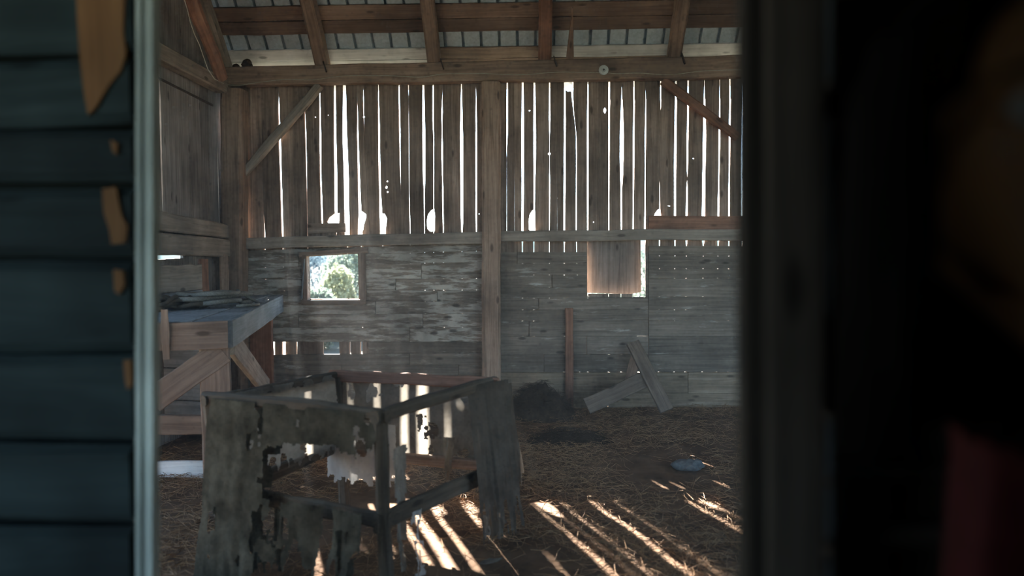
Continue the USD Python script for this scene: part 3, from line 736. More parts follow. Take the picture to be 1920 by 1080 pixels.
fplank((420, 795), (280, 795), .115, .04, 'bench', 'cross_rail', -.03)
# boards closing the back of the bench
for k in range(3):
    z = .25 + k * .26
    plank3([-3.0, 5.95, z], [-2.42, 5.85, z], .25, .025, (0, -1, 0), 'bluegrey', 'back_board', None, None, parent=be)
p0, p1 = onY(290, 886, 5.1), onY(412, 883, 5.1)
obj('white_plank', timber(p0, p1, .035, .155, n=8, rough=.002), M['whitewood'], label='pale wide plank on edge on the floor under the bench', cat='plank')
# boards leaning on the bench top against the left wall
for (za, zb_, mat, lab) in ((1.17, 1.262, 'bluegrey', 'lower bluish board lying on edge at the back of the bench'), (1.268, 1.475, 'grey', 'upper wide grey board with a ragged edge at the back of the bench')):
    obj('stacked_board', timber((-2.80, onX(376, 520, -2.80)[1], (za + zb_) / 2), (-2.80, 5.2, (za + zb_) / 2), .03, zb_ - za, n=10, rough=.006), M[mat], label=lab, cat='board')
p = onX(382, 552, -2.86); obj('upright_slat', timber((-2.86, p[1], ZB), (-2.87, p[1] + .02, 1.52), .09, .03, upv=(1, -.6, 0), n=6), M['red'], label='reddish upright slat on the bench beside the corner post', cat='slat')
p = onX(419, 520, -2.92); obj('upright_slat', timber((-2.93, 7.0, 0), (-2.93, 7.0, 1.56), .08, .03, upv=(.5, -1, 0), n=6), M['frame'], label='tan upright slat standing beside the corner post', cat='slat')
# rope coil and a heap of rope
def rope(pts, r, seed):
    from scipy.interpolate import CubicSpline
    P_ = np.asarray(pts); n = len(P_)
    return tube(CubicSpline(np.arange(n), P_)(np.linspace(0, n - 1, n * 3)), r, 7)
c = onZ(400, 574, ZB)
pts = []
for i in range(54):
    a_ = i * .36; rr_ = .17 + .035 * math.sin(i * .9) - i * .0003
    pts.append((c[0] + rr_ * 1.25 * math.cos(a_), c[1] + rr_ * 2.1 * math.sin(a_), ZB + .019 + (i / 17.4) * .03 + .006 * math.sin(i * 1.3)))
rc = xf('rope_coil', 'coil of old grey rope lying on the bench top', 'rope', loc=c)
obj('coil', rope(pts, .018, 1), M['rope'], rc, smooth=True)
obj('loose_end', rope([pts[-1], (c[0] + .30, c[1] + .1, ZB + .02), (c[0] + .36, c[1] - .1, ZB + .016), (c[0] + .28, c[1] - .26, ZB + .016)], .012, 2), M['rope'], rc, smooth=True)
c = onZ(318, 580, ZB); pts = []
rl_ = random.Random(4)
for i in range(90):
    a_ = i * .55; rr_ = .05 + .14 * rl_.random()
    pts.append((c[0] + rr_ * 1.3 * math.cos(a_), c[1] + rr_ * 1.8 * math.sin(a_), ZB + .018 + .11 * rl_.random() * (1 - rr_ / .3)))
obj('rope_heap', rope(pts, .015, 3), M['crate'], label='tangled dark heap of rope on the bench beside the coil', cat='rope', smooth=True)
p = on_front(310, 590, .03); obj('hanging_strap', timber(p + [0, 0, .03], p + [.0, 0, -.26], .04, .012, upv=n1, n=8, rough=.006), M['old'], label='dark strap hanging over the front edge of the bench', cat='strap')

# ---------------------------------------------------------------- frame crate with torn sacking, in front
ZC = .855
cn, cl, cr = onZ(713, 778, ZC), onZ(396, 747, ZC), onZ(921, 717, ZC)
cf = onZ(630, 703, ZC)
cr_ = xf('sacking_crate', 'square open crate of dark poles with torn sacking hanging from it', 'crate', loc=((cn + cr + cl + cf) / 4 * [1, 1, 0]))
def leg(c, dx, dy, mat='crate', w=.058):
    obj('leg', timber([c[0] + dx, c[1] + dy, -.03], c + [0, 0, -.01], w, w, upv=(0, 1, 0), n=12, rough=.006, ch=.25), M[mat], cr_)
p = onZ(421, 1062); obj('leg_post', timber([p[0], p[1], -.03], [p[0] + .02, p[1], onY(418, 888, p[1])[2]], .055, .04, upv=(0, 1, 0), n=8), M['frame'], cr_)
leg(cn, .025, -.02); leg(cl, .06, .02, w=.07); leg(cr, .02, .02, w=.07); leg(cf, .03, .04)
def crail(a, b, z0, z1, h, th, mat, name, sag=0.0):
    p0 = np.array([a[0], a[1], z0]); p1 = np.array([b[0], b[1], z1]); d_ = N(p1 - p0)
    obj(name, timber(p0 - d_ * .04, p1 + d_ * .04, th, h, n=14, rough=.006, ch=.25, bow=sag), M[mat], cr_)
crail(cl, cn, ZC, ZC, .055, .05, 'crate', 'top_rail', .012)
crail(cn, cr, ZC, ZC, .06, .05, 'crate', 'top_rail')
crail(cf, cr, ZC - .005, ZC - .005, .065, .03, 'red', 'top_rail')
crail(cl, cf, ZC - .005, ZC - .005, .05, .04, 'crate', 'top_rail')
crail(cl, cn, .41, .395, .075, .03, 'crate', 'mid_rail')
crail(cn, cr, .385, .37, .085, .028, 'crate', 'mid_rail')
crail(cf, cr, .40, .40, .06, .03, 'frame', 'mid_rail')
crail(cl, cf, .36, .44, .07, .03, 'crate', 'mid_rail')
def sack(a, b, z_top, z_bot, keep, seed, nu=120, nv=100, fold=.02, off=0.0, flare=0.0, drop=None):
    """Hanging cloth between plan points a and b; keep(u, v) says where cloth is left (u along, v down)."""
    a, b = np.array(a[:2]), np.array(b[:2]); d_ = b - a; n_ = np.array([d_[1], -d_[0]]); n_ /= np.linalg.norm(n_)
    U, W_ = np.meshgrid(np.linspace(0, 1, nu), np.linspace(0, 1, nv))
    jit = NR.uniform(-.35, .35, (2, nv, nu)); U = U + jit[0] / nu; W_ = np.clip(W_ + jit[1] / nv, 0, 1)
    wob = (meshkit.fbm(np.stack([U * 5.5 + seed, W_ * 1.6, U * 0 + seed], -1), 3, seed) - .5) * 2 * fold * (.3 + W_)
    XY = a + U[..., None] * d_ + n_ * (wob + off + flare * W_)[..., None]
    Z = z_top + (z_bot - z_top) * W_
    V = np.stack([XY[..., 0], XY[..., 1], Z], -1).reshape(-1, 3)
    kp = keep(U, W_, meshkit.fbm(np.stack([U * 12, W_ * 4.5, U * 0 + seed], -1), 4, seed + 3), meshkit.fbm(np.stack([U * 26, W_ * 5, U * 0], -1), 3, seed + 7))
    ix = np.arange(nu * nv).reshape(nv, nu)
    q = np.stack([ix[:-1, :-1], ix[:-1, 1:], ix[1:, 1:], ix[1:, :-1]], -1).reshape(-1, 4)
    ok = kp.ravel()
    q = q[ok[q].all(1)]
    Fc = np.vstack([q[:, [0, 1, 2]], q[:, [0, 2, 3]]])
    u_, inv = np.unique(Fc, return_inverse=True)
    return V[u_], inv.reshape(-1, 3)
A = np.abs
obj('torn_sacking', sack(cl, cn, ZC + .01, .02, lambda u, v, n, m_: ((v < .15 + .14 * n + .3 * np.clip(.5 - u, 0, 1)) | (u < .26 + .22 * n) | ((v > .50) & (v < .62 + .35 * m_ + .14 * (.8 - u)) & (u < .96))) & (n < .70), 2, off=.03, flare=.09, fold=.05), M['dkcloth'], cr_)
obj('torn_sacking', sack(cl + [.02, -.06, 0], cl + [.34, .0, 0], ZC - .05, .01, lambda u, v, n, m_: (n < .66) & (v < .8 + .4 * m_), 8, nu=40, off=-.03, flare=.08, fold=.05), M['dkcloth'], cr_)
obj('torn_sacking', sack(cr + [-.13, -.20, 0], cr + [.07, .0, 0], ZC + .02, .08, lambda u, v, n, m_: (v < .62 + .6 * m_), 5, nu=60, fold=.028, flare=.11, off=.03), M['brcloth'], cr_)
obj('torn_sacking', sack(cr + [.0, -.06, 0], cr + [.08, .12, 0], ZC - .02, .12, lambda u, v, n, m_: (v < .5 + .7 * m_), 6, nu=44, fold=.03, flare=.08, off=.03), M['brcloth'], cr_)
obj('torn_sacking', sack(cf, cr, ZC + .01, .36, lambda u, v, n, m_: (v < .62 + .75 * m_ + .2 * (n - .5)) & (n < .72), 11, fold=.015, off=-.02), M['burlap'], cr_, label='pale torn sacking on the far right side')
obj('torn_sacking', sack(cl, cf, ZC + .01, .40, lambda u, v, n, m_: (v < .62 + .7 * m_ + .2 * (n - .5)) & (n < .72) & (u > .1), 14, fold=.015, off=.02), M['burlap'], cr_, label='pale torn sacking on the far left side')
obj('white_sheet', sack(cf + (cr - cf) * -.04, cf + (cr - cf) * .42, .60, .24, lambda u, v, n, m_: ~(((u - .52) ** 2 * 40 + (v - .40 - (u - .5) * .8) ** 2 * 22) < .55 * n) & (v < .72 + .5 * m_), 17, nu=50, nv=40, fold=.012, off=.05), M['white'], cr_, label='white sheet with a dark tear')
obj('rag_strip', sack(cn + (cr - cn) * .10, cn + (cr - cn) * .24, .68, .10, lambda u, v, n, m_: (A(u - .5) < .42 - .25 * v + .2 * (n - .5)) , 21, nu=22, nv=60, fold=.04, off=-.02), M['burlap'], cr_, label='pale rag strip hanging beside the near leg')
obj('rag_strip', sack(cn + (cr - cn) * .17, cn + (cr - cn) * .34, .37, .0, lambda u, v, n, m_: (A(u - .45) < .3 + .3 * (n - .5)) & (n < .62), 24, nu=22, nv=44, fold=.05, off=.02), M['white'], cr_, label='white blotched rag hanging near the floor')
obj('rag_strip', sack(cr + (cn - cr) * .05, cr + (cn - cr) * .18, .52, .05, lambda u, v, n, m_: (A(u - .5) < .3 + .35 * (n - .5)), 27, nu=16, nv=44, fold=.04, off=-.03), M['burlap'], cr_, label='pale frayed strip beside the right leg')
obj('rag_strip', sack(cn + (cl - cn) * .08, cn + (cl - cn) * .2, .36, .0, lambda u, v, n, m_: (A(u - .5) < .42 + .3 * (n - .5)), 30, nu=16, nv=44, fold=.05, off=-.1), M['dkcloth'], cr_)
obj('rag_strip', sack(cf + (cr - cf) * .70, cf + (cr - cf) * .80, .55, .30, lambda u, v, n, m_: (A(u - .5) < .42 - .3 * v), 33, nu=14, nv=30, fold=.03, off=.04), M['burlap'], cr_)

# ---------------------------------------------------------------- right wall with the open barn door, front wall with the doorway
wr = xf('wall_right', kind='structure', label='right wall of the barn with a wide open doorway')
OY0, OY1, OZ = 3.6, 5.0, 2.1
y = YF
while y < 7.4:
    w = R.uniform(.16, .22); y1 = min(y + w, 7.4); mid = (y + y1) / 2
    zb0 = OZ if OY0 < mid < OY1 else -.06
    zt = 3.42 + min(D - mid, mid - YF)
    obj('vertical_board', plate([(y + .001, zb0), (y1 - .001, zb0), (y1 - .001, zt), (y + .001, zt)], [], XR * -1, .024, yz, 'v') , M['old'], wr)
    y = y1
wf = xf('wall_front', kind='structure', label='dark wall of heavy tarred boards beside the doorway in the foreground')
DX0, DX1, DZ = onY(254, 500, YF)[0], .92, 2.40
seams = [-60, 105, 240, 350, 485, 665, 830, 985]
zs = [onY(120, s, YF)[2] for s in seams]
zs = [zs[0] + .15 * k for k in range(9, 0, -1)] + zs
while zs[-1] > .02: zs.append(zs[-1] - R.uniform(.15, .2))
for za, zb_ in zip(zs[:-1], zs[1:]):
    zb_ = max(zb_, -.04)
    if za > 2.86: continue  # strip under the eave left open, an addition for fill light
    e = onY(252, 475 - ((za + zb_) / 2 - 1.55) * 1400 / YF, YF)[0] - R.uniform(.0, .012)
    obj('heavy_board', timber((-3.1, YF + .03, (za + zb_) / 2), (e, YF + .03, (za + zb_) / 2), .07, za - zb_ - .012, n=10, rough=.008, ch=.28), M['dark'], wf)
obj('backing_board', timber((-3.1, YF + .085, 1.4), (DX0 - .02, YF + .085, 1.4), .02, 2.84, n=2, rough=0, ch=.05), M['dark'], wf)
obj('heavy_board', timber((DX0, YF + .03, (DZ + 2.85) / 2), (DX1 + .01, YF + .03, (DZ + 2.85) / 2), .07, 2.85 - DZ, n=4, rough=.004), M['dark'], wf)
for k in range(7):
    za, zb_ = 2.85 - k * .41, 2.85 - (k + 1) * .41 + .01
    for xa_, xb__ in (((DX1 + .02, XR),) if za < .45 else ((DX1 + .02, 1.42), (4.1, XR))):  # unseen opening right of the doorway, added for frontal fill light
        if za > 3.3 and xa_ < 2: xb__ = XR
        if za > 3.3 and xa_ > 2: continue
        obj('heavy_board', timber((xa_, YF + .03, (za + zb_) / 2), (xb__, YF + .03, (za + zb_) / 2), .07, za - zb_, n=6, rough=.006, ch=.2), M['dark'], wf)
# warm light on the broken log ends, put into thin orange pieces
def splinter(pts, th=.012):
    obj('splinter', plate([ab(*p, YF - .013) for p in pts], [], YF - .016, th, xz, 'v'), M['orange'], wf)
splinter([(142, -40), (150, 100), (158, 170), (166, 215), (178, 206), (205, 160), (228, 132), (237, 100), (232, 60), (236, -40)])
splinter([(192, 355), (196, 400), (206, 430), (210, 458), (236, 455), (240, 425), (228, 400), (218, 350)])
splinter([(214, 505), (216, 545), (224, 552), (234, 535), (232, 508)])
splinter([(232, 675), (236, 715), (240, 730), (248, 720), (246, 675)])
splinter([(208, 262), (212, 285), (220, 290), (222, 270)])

# door jamb: pale trim, with a stop strip
tj = xf('trim_1', kind='structure', label='pale worn door jamb at the left of the doorway')
def jx(px, z, Y): return onY(px, 475 - (z - 1.55) * 1400 / Y, Y)[0]      # the jamb leans a little, like the barn
def jbar(name, pa, pb, Y0, Y1, n=20):
    q = [np.array([(jx(pa, z, Y0) + jx(pb, z, Y0)) / 2, (Y0 + Y1) / 2, z]) for z in (.0, DZ)]
    w = jx(pb, 1.5, Y0) - jx(pa, 1.5, Y0)
    obj(name, timber(q[0], q[1], w, Y1 - Y0, upv=(0, 1, 0), n=n, rough=.002, ch=.1), M['jamb'], tj)
jbar('jamb_board', 254, 289, YF - .025, YF + .005)
jbar('jamb_strip', 258, 264, YF - .037, YF - .025)
jbar('jamb_strip', 275, 287, YF - .031, YF - .025)
jbar('jamb_board', 254, 277, YF + .006, YF + .058)
xj0 = jx(254, DZ, YF)
obj('head_board', timber((xj0, YF + .05, DZ + .02), (DX1, YF + .05, DZ + .02), .15, .05, n=8, rough=.002), M['jamb'], tj)

# dark plank door standing ajar at the right, near the camera
YD = .86
d1 = xf('door_1', kind='structure', label='dark plank door standing ajar at the right of the doorway')
xs0 = onY(1400, 500, YD)[0]
ZT, ZL = 2.3, .02
def lx(px, z, Y): return onY(px, 475 - (z - 1.55) * 1400 / Y, Y)[0]      # the old door leans with its frame
def dbar(name, pa, pb, Y0, Y1, mat, n=14, z0=ZL, z1=ZT, rough=.0012):
    c = [((lx(pa, z, Y0) + lx(pb, z, Y0)) / 2, (Y0 + Y1) / 2, z) for z in (z0, z1)]
    obj(name, timber(c[0], c[1], lx(pb, 1.5, Y0) - lx(pa, 1.5, Y0), Y1 - Y0, upv=(0, 1, 0), n=n, rough=rough, ch=.12), M[mat], d1)
dbar('stile', 1436, 1551, YD - .002, YD + .043, 'stile')
dbar('stile_strip', 1396, 1437, YD + .006, YD + .043, 'door')
for ya, yb in ((-45, 146), (220, 591), (791, 902), (917, 1011), (1053, 1300)):        # light along the stile edge, put into pale strips in broken lengths
    dbar('worn_edge', 1549.5, 1559, YD + .001, YD + .03, 'edge', n=4, z0=max(ZL, onY(1553, yb, YD)[2]), z1=onY(1553, ya, YD)[2], rough=.0008)
xb0, xt0 = lx(1553, ZL, YD + .075), lx(1553, ZT, YD + .075)
xx = 0.0
while xx < .88:
    w = R.uniform(.11, .15)
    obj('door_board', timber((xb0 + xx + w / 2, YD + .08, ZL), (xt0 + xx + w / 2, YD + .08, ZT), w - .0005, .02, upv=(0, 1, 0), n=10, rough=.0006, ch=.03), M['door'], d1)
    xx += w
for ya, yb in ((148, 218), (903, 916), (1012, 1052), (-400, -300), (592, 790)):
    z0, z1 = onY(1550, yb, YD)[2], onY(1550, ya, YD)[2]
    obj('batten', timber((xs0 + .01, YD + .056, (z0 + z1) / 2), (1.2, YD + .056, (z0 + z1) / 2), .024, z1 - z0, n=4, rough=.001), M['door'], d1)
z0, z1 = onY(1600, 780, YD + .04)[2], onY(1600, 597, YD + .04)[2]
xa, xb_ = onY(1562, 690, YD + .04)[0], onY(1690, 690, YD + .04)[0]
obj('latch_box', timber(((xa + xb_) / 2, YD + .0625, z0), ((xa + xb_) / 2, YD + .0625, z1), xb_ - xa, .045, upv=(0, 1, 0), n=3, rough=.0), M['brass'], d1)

# the dark lean-to the photograph is taken from
wn = xf('wall_near', kind='structure', label='boards of the dark lean-to around the camera, with added light blocker boards')
def slab(lo, hi, mat, parent, name):
    m = trimesh.creation.box(bounds=[lo, hi]); v = np.array(m.vertices)
    return obj(name, (v, np.array(m.faces), np.stack([v[:, 0] + v[:, 1], v[:, 2] + v[:, 1]], 1)), M[mat], parent)
LW0, LW1, LZ0, LZ1 = -1.25, -.3, .5, 2.5              # unseen side opening, left of the camera, added to light the foreground wall
for k in range(8):
    a, b = -1.6 + k * .42, -1.6 + (k + 1) * .42 - .006
    b = min(b, YF + .02)
    if b > LW0 and a < LW1:
        slab((-2.75, a, -.05), (-2.72, b, LZ0), 'dark', wn, 'wall_board'); slab((-2.75, a, LZ1), (-2.72, b, 3.0), 'dark', wn, 'wall_board')
    else: slab((-2.75, a, -.05), (-2.72, b, 3.0), 'dark', wn, 'wall_board')
    slab((1.34, a, -.05), (1.37, b, 3.0), 'dark', wn, 'wall_board')
for k in range(10):
    a, b = -2.74 + k * .41, -2.74 + (k + 1) * .41 - .006
    if b < -.5 and a > -2.5:                             # rear opening left of the blocker boards, added to brighten the foreground wall
        slab((a, -1.65, -.05), (b, -1.62, .45), 'dark', wn, 'wall_board'); slab((a, -1.65, 2.5), (b, -1.62, 3.0), 'dark', wn, 'wall_board')
    elif k == 6:                                         # small square hole added high in the rear wall to light the face
        slab((a, -1.65, -.05), (b, -1.62, 1.64), 'dark', wn, 'wall_board'); slab((a, -1.65, 1.77), (b, -1.62, 3.0), 'dark', wn, 'wall_board')
    else: slab((a, -1.65, -.05), (b, -1.62, 3.0), 'dark', wn, 'wall_board')
for k in range(8):
    a = -1.66 + k * .41; slab((-2.76, a, 2.75), (1.38, min(a + .404, YF + .02), 2.78), 'dark', wn, 'roof_plank')

for k in range(7):                                       # unseen blocker boards added beside the camera to shade the door and the person
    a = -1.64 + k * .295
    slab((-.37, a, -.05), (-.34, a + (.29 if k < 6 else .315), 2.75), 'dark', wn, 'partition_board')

# ---------------------------------------------------------------- dusty air inside the barn
HAZE = 0.0085
haze_mat = usdkit.material(stage, '/World/Looks/dusty_air', {'v': ('principled_volume', {'color': (.90, .92, .92), 'density': HAZE, 'anisotropy': -0.15})}, [], volume='v.volume')
hz = CrossSection([np.array([(YF + .20, .12), (D - .22, .12), (D - .22, 3.0), ((D + YF) / 2, 5.6), (YF + .20, 3.0)])], m3.FillRule.NonZero)
if hz.area() < .1: hz = CrossSection([np.array([(YF + .20, .12), (D - .22, .12), (D - .22, 3.0), ((D + YF) / 2, 5.6), (YF + .20, 3.0)])[::-1]], m3.FillRule.NonZero)
hm = hz.extrude(XR - XL - .30).to_mesh(); hv = np.array(hm.vert_properties[:, :3], float)
obj('haze', (np.stack([hv[:, 2] + XL + .2, hv[:, 0], hv[:, 1]], 1), np.array(hm.tri_verts)), haze_mat, label='thin bluish dust haze filling the barn', cat='haze', kind='stuff')

# ---------------------------------------------------------------- outside
gx, gy = np.meshgrid(np.linspace(-120, 120, 90), np.r_[np.linspace(-60, 7, 25), np.linspace(8, 220, 75)])
Zg = -.25 + (meshkit.fbm(np.stack([gx * .05, gy * .05, gx * 0], -1), 3, 2) - .5) * .5 - np.clip(gy - 9, 0, 25) * .03
k = gx.shape; ix = np.arange(gx.size).reshape(k)
Fc = np.vstack([np.stack([ix[:-1, :-1], ix[:-1, 1:], ix[1:, 1:]], -1).reshape(-1, 3), np.stack([ix[:-1, :-1], ix[1:, 1:], ix[1:, :-1]], -1).reshape(-1, 3)])
obj('meadow', (np.stack([gx, gy, Zg], -1).reshape(-1, 3), Fc), M['grass'], kind='structure', label='sunlit meadow outside the barn', smooth=True)
gx, gy = np.meshgrid(np.linspace(-260, 260, 120), np.linspace(150, 420, 40))
Zg = -4 + (11 * np.sin(np.clip((gy - 150) / 250, 0, 1) * math.pi / 2)) * (.4 + 1.1 * meshkit.fbm(np.stack([gx * .015, gy * .01, gx * 0], -1), 4, 5))
k = gx.shape; ix = np.arange(gx.size).reshape(k)
Fc = np.vstack([np.stack([ix[:-1, :-1], ix[:-1, 1:], ix[1:, 1:]], -1).reshape(-1, 3), np.stack([ix[:-1, :-1], ix[1:, 1:], ix[1:, :-1]], -1).reshape(-1, 3)])
obj('hillside', (np.stack([gx, gy, Zg], -1).reshape(-1, 3), Fc), M['hill'], kind='structure', label='low bluish hillside far behind the barn', smooth=True)
def bush(px, Y, z0, z1, wx, mat, n, seed, label, group=None):
    c = onY(px, 500, Y); r = np.random.default_rng(seed)
    t = xf('bush', label, 'bush', group, loc=(c[0], Y, z0))
    q = r.normal(size=(n, 3)); q /= np.linalg.norm(q, axis=1)[:, None]
    rad = r.uniform(.35, 1, n) ** .4
    lump = .7 + .6 * meshkit.fbm(q * 2.2 + seed, 3, seed)
    P_ = q * (rad * lump)[:, None] * [wx, wx, (z1 - z0) / 2] + [c[0], Y, (z0 + z1) / 2]
    a = r.normal(size=(n, 3)); a /= np.linalg.norm(a, axis=1)[:, None]
    b = np.cross(a, r.normal(size=(n, 3))); b /= np.linalg.norm(b, axis=1)[:, None]
    s = r.uniform(.035, .07, n)[:, None]
    V = np.stack([P_ - a * s, P_ + b * s * .5, P_ + a * s, P_ - b * s * .5], 1).reshape(-1, 3)
    f = np.arange(n)[:, None] * 4
    obj('foliage', (V, np.vstack([f + [0, 1, 2], f + [0, 2, 3]])), M[mat], t, kind='stuff')
    for j in range(4):
        an = j * 1.7 + seed
        obj('stem', tube(np.array([[c[0] + .1 * math.cos(an), Y + .1 * math.sin(an), z0 - .3], [c[0] + .2 * wx * math.cos(an), Y + .2 * wx * math.sin(an), z0 + .4 * (z1 - z0)], [c[0] + .5 * wx * math.cos(an), Y + .5 * wx * math.sin(an), z0 + .75 * (z1 - z0)]]), np.array([.035, .025, .01]), 6), M['bark'], t)
bush(632, 17, -.4, 1.25, .45, 'leaf_y', 5000, 1, 'yellow-green bush seen through the middle of the left window')
bush(655, 19, -.4, 1.75, .75, 'leaf_g', 6000, 2, 'taller grey-green bush seen at the right of the left window')
bush(596, 15, -.4, .85, .45, 'leaf_g', 4000, 3, 'low grey-green bush at the bottom left of the left window')

for k, (px, Y, lab) in enumerate(((535, 26, 'dim bluish bush far outside, leftmost of the back row beyond the left window'), (588, 29, 'dim bluish bush far outside behind the upper left of the left window'), (642, 26, 'dim bluish bush far outside behind the yellow-green one'), (705, 29, 'dim grey-green bush far outside, rightmost of the row beyond the left window'))):
    bush(px, Y, -1.2, 1.75 + .12 * (k % 2), .85, 'leaf_b' if k < 3 else 'leaf_g', 6000, 20 + k, lab)
for k, (px, Y, lab) in enumerate(((1098, 26, 'dim bush far outside at the left edge of the shuttered window'), (1198, 26, 'dim bush far outside at the right edge of the shuttered window'))):
    bush(px, Y, -1.2, 1.6, .85, 'leaf_g', 5000, 30 + k, lab)

# ---------------------------------------------------------------- person at the right edge, close to the camera
def ball(c, r): return Manifold.sphere(float(r), 20).translate([float(q) for q in c])
def hull(*bs): return Manifold.batch_hull(list(bs))
def ell(c, r3, k=24): return Manifold.sphere(1.0, k).scale([float(q) for q in r3]).translate([float(q) for q in c])
def chain(js):
    out = None
    for (a, ra), (b, rb) in zip(js[:-1], js[1:]):
        h = hull(ball(a, ra), ball(b, rb)); out = h if out is None else out + h
    return out
def soft(m, step=.012, it=8):
    q = m.refine_to_length(step).to_mesh()
    t = trimesh.Trimesh(np.array(q.vert_properties[:, :3], float), np.array(q.tri_verts), process=True)
    trimesh.smoothing.filter_taubin(t, iterations=it)
    return t
HC = onY(1893, 285, .56)                        # head centre
pe = xf('person', 'long-haired person in a maroon shirt leaning in at the right edge, face in shadow', 'person', loc=(.58, .62, 0))
# local head frame: x to the viewer's right, -y towards the camera, z up
def hp(x, y, z): return HC + np.array([x, y, z])
S = lambda x, y, z: (hp(x, y, z))
skull = ell(hp(0, .03, .045), (.072, .092, .082)) + ell(hp(0, -.005, .0), (.066, .078, .088))
jaw = hull(ball(hp(-.042, .005, -.038), .020), ball(hp(.042, .005, -.038), .020), ball(hp(-.013, -.056, -.090), .015), ball(hp(.013, -.056, -.090), .015), ball(hp(-.04, -.05, .0), .024), ball(hp(.04, -.05, .0), .024))
head = skull + jaw
for s in (-1, 1):
    head = head + ell(hp(s * .036, -.060, -.018), (.020, .016, .017))          # cheeks
    head = head + hull(ball(hp(s * .012, -.071, .038), .0085), ball(hp(s * .042, -.058, .036), .0085))   # brows
    head = head - ell(hp(s * .031, -.086, .018), (.016, .018, .010))           # eye sockets
    head = head + ell(hp(s * .074, .015, .0), (.010, .020, .032))              # ears
head = head + hull(ball(hp(0, -.080, .026), .0075), ball(hp(0, -.103, -.014), .0105), ball(hp(0, -.080, -.02), .011))
for s in (-1, 1): head = head + ball(hp(s * .012, -.090, -.018), .0085)
mouth = hull(ball(hp(-.022, -.071, -.046), .004), ball(hp(0, -.083, -.043), .0065), ball(hp(.022, -.071, -.046), .004)) + hull(ball(hp(-.02, -.070, -.054), .004), ball(hp(0, -.081, -.056), .0075), ball(hp(.02, -.070, -.054), .004))
nb_, sh = HC + np.array([.06, .05, -.17]), {}
SHc = np.array([.56, .63, 1.40]); HIP = np.array([.66, .64, .93])
neck = hull(ball(hp(.005, .03, -.05), .055), ball(SHc + [-.03, 0, .04], .055)) + hull(ball(SHc + [-.03, 0, .04], .055), ball(SHc + [0, 0, -.04], .08))
Lsh, Rsh = SHc + np.array([-.10, .07, -.01]), SHc + np.array([.145, -.10, .01])
torso = hull(ball(Lsh, .055), ball(Rsh, .055), ball(SHc + [0, 0, -.03], .075)) + hull(ball(Lsh + [.02, 0, -.03], .06), ball(Rsh + [-.02, 0, -.03], .06), ball((SHc + HIP) / 2 + [-.05, .03, 0], .085), ball((SHc + HIP) / 2 + [.05, -.03, 0], .085)) \
    + hull(ball((SHc + HIP) / 2 + [-.05, .03, 0], .085), ball((SHc + HIP) / 2 + [.05, -.03, 0], .085), ball(HIP + [-.06, .03, 0], .10), ball(HIP + [.06, -.03, 0], .10))
def arm(shd, out):
    el_, wr_ = shd + np.array([out[0] * .35, out[1] * .35, -.29]), shd + np.array([out[0] * .3 - .02, out[1] * .3 - .05, -.53])
    return [(shd, .05), (el_, .038), (wr_, .026)], el_, wr_
arms, slv, hands = None, None, None
for shd, out in ((Lsh, (-.03, .10)), (Rsh, (.12, -.05))):
    js, el_, wr_ = arm(shd, np.array(out)); a_ = chain(js); arms = a_ if arms is None else arms + a_
    s_ = chain([(shd, .062), (el_, .05), (wr_ + np.array([0, 0, .02]), .036)]); slv = s_ if slv is None else slv + s_
    palm = hull(ball(wr_, .022), ball(wr_ + [.0, -.022, -.085], .014), ball(wr_ + [.0, .022, -.085], .014))
    for j, (oy, ln) in enumerate(((-.027, .066), (-.009, .075), (.009, .071), (.026, .056))):
        b0 = wr_ + np.array([0, oy, -.085]); palm = palm + chain([(b0, .0085), (b0 + [.004, 0, -ln * .5], .0078), (b0 + [.014, 0, -ln * .95], .0066)])
    b0 = wr_ + np.array([.0, -.022, -.035]); palm = palm + chain([(b0, .012), (b0 + [.008, -.022, -.03], .0095), (b0 + [.014, -.026, -.06], .0075)])
    hands = palm if hands is None else hands + palm
legs, trs, feet = None, None, []
for s in (-1, 1):
    hp_ = HIP + np.array([s * .075, -s * .05, -.04]); kn = hp_ + [s * .01, -.01, -.42]; an = kn + [0, .03, -.40]
    l_ = chain([(hp_, .085), (kn, .052), (an, .038)]); legs = l_ if legs is None else legs + l_
    t_ = chain([(hp_, .098), (kn, .066), (an + np.array([0, 0, .02]), .056)]); trs = t_ if trs is None else trs + t_
    feet.append(hull(ball(an + [0, .01, -.03], .04), ball([an[0] - .05, an[1] - .15, .034], .034), ball([an[0] + .01, an[1] - .16, .034], .034), ball([an[0], an[1] + .035, .036], .036)))
obj('body', soft(head + neck + arms + hands + torso.scale([1, 1, 1]) + legs, .009, 6), M['skin'], pe, smooth=True)
obj('mouth', soft(mouth, .004, 4), M['lip'], pe, smooth=True)
for s in (-1, 1):
    e = obj('eye', soft(ell(hp(s * .031, -.066, .018), (.0125, .0115, .0115)), .004, 1), M['eye'], pe, smooth=True)
    obj('iris', soft(ell(hp(s * .031, -.0755, .018), (.0056, .0028, .0056)), .003, 1), M['iris'], pe, smooth=True)
    obj('eyebrow', soft(hull(ball(hp(s * .013, -.0795, .041), .003), ball(hp(s * .030, -.0745, .046), .0032)) + hull(ball(hp(s * .030, -.0745, .046), .0032), ball(hp(s * .047, -.061, .041), .002)), .004, 2), M['hair'], pe, smooth=True)
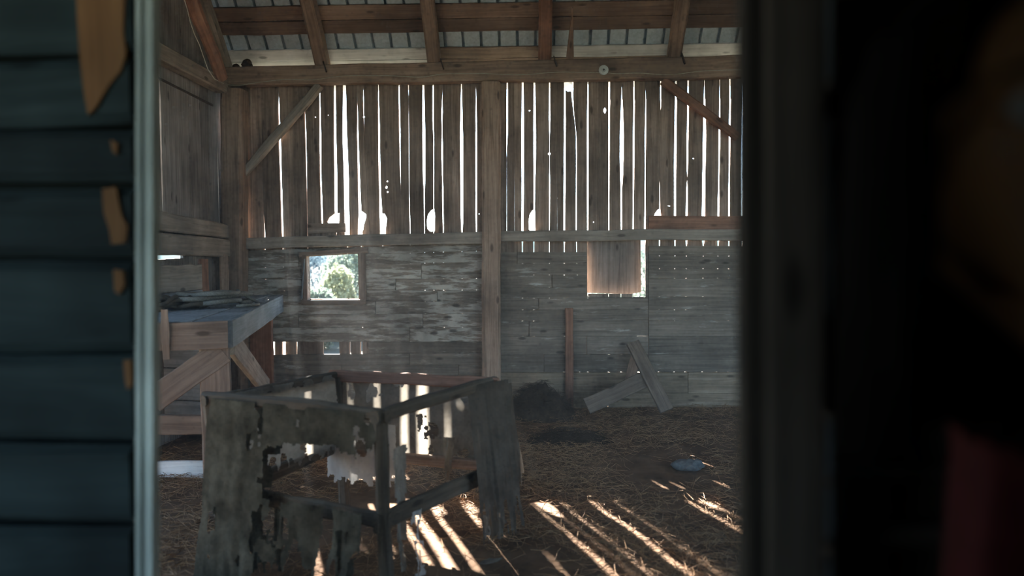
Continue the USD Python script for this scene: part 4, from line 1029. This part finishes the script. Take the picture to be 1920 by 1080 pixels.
shirt = hull(ball(Lsh, .068), ball(Rsh, .068), ball(SHc + [0, 0, -.04], .088)) + hull(ball(Lsh + [.02, 0, -.03], .072), ball(Rsh + [-.02, 0, -.03], .072), ball((SHc + HIP) / 2 + [-.05, .03, 0], .10), ball((SHc + HIP) / 2 + [.05, -.03, 0], .10)) \
    + hull(ball((SHc + HIP) / 2 + [-.05, .03, 0], .10), ball((SHc + HIP) / 2 + [.05, -.03, 0], .10), ball(HIP + [-.06, .03, -.02], .116), ball(HIP + [.06, -.03, -.02], .116)) + slv
obj('shirt', soft(shirt, .014, 6), M['shirt'], pe, smooth=True)
obj('trousers', soft(trs + hull(ball(HIP + [-.06, .03, -.03], .112), ball(HIP + [.06, -.03, -.03], .112)), .016, 6), M['jeans'], pe, smooth=True)
for f_ in feet: obj('shoe', soft(f_, .012, 3), M['shoe'], pe, smooth=True)
# hair: cap, side curtains and strand ridges
cap = ell(hp(0, .035, .052), (.082, .100, .086)) - ell(hp(0, -.088, .03), (.067, .078, .100)) - Manifold.cube([.4, .4, .2]).translate([HC[0] - .2, HC[1] - .2, HC[2] - .24])
for s in (-1, 1):
    for j in range(8):
        a_ = -.50 + j * .21
        x0, y0 = s * .079 * math.cos(a_ * .9), .03 + .085 * math.sin(a_)
        cap = cap + chain([(hp(x0 * .82, y0, .09), .013), (hp(x0 * .97, y0, .03), .014), (hp(x0 * 1.0, y0 + .006, -.06), .014), (hp(x0 * 1.02 + .004 * math.sin(j), y0 + .012, -.15), .013), (hp(x0 * .95 + .012 * math.cos(j * 2), y0 + .02, -.235), .009)])
for j in range(7):
    a_ = math.pi * (.25 + .5 * j / 6); cap = cap + chain([(hp(.08 * math.cos(a_), .03 + .09 * math.sin(a_), .06), .02), (hp(.085 * math.cos(a_), .035 + .09 * math.sin(a_), -.08), .022), (hp(.08 * math.cos(a_), .05 + .085 * math.sin(a_), -.22), .014)])
cap = cap + chain([(hp(-.066, -.005, .085), .014), (hp(-.078, -.024, .02), .014), (hp(-.079, -.026, -.08), .014), (hp(-.076, -.01, -.21), .011)])
obj('hair', soft(cap, .010, 4), M['hair'], pe, smooth=True)
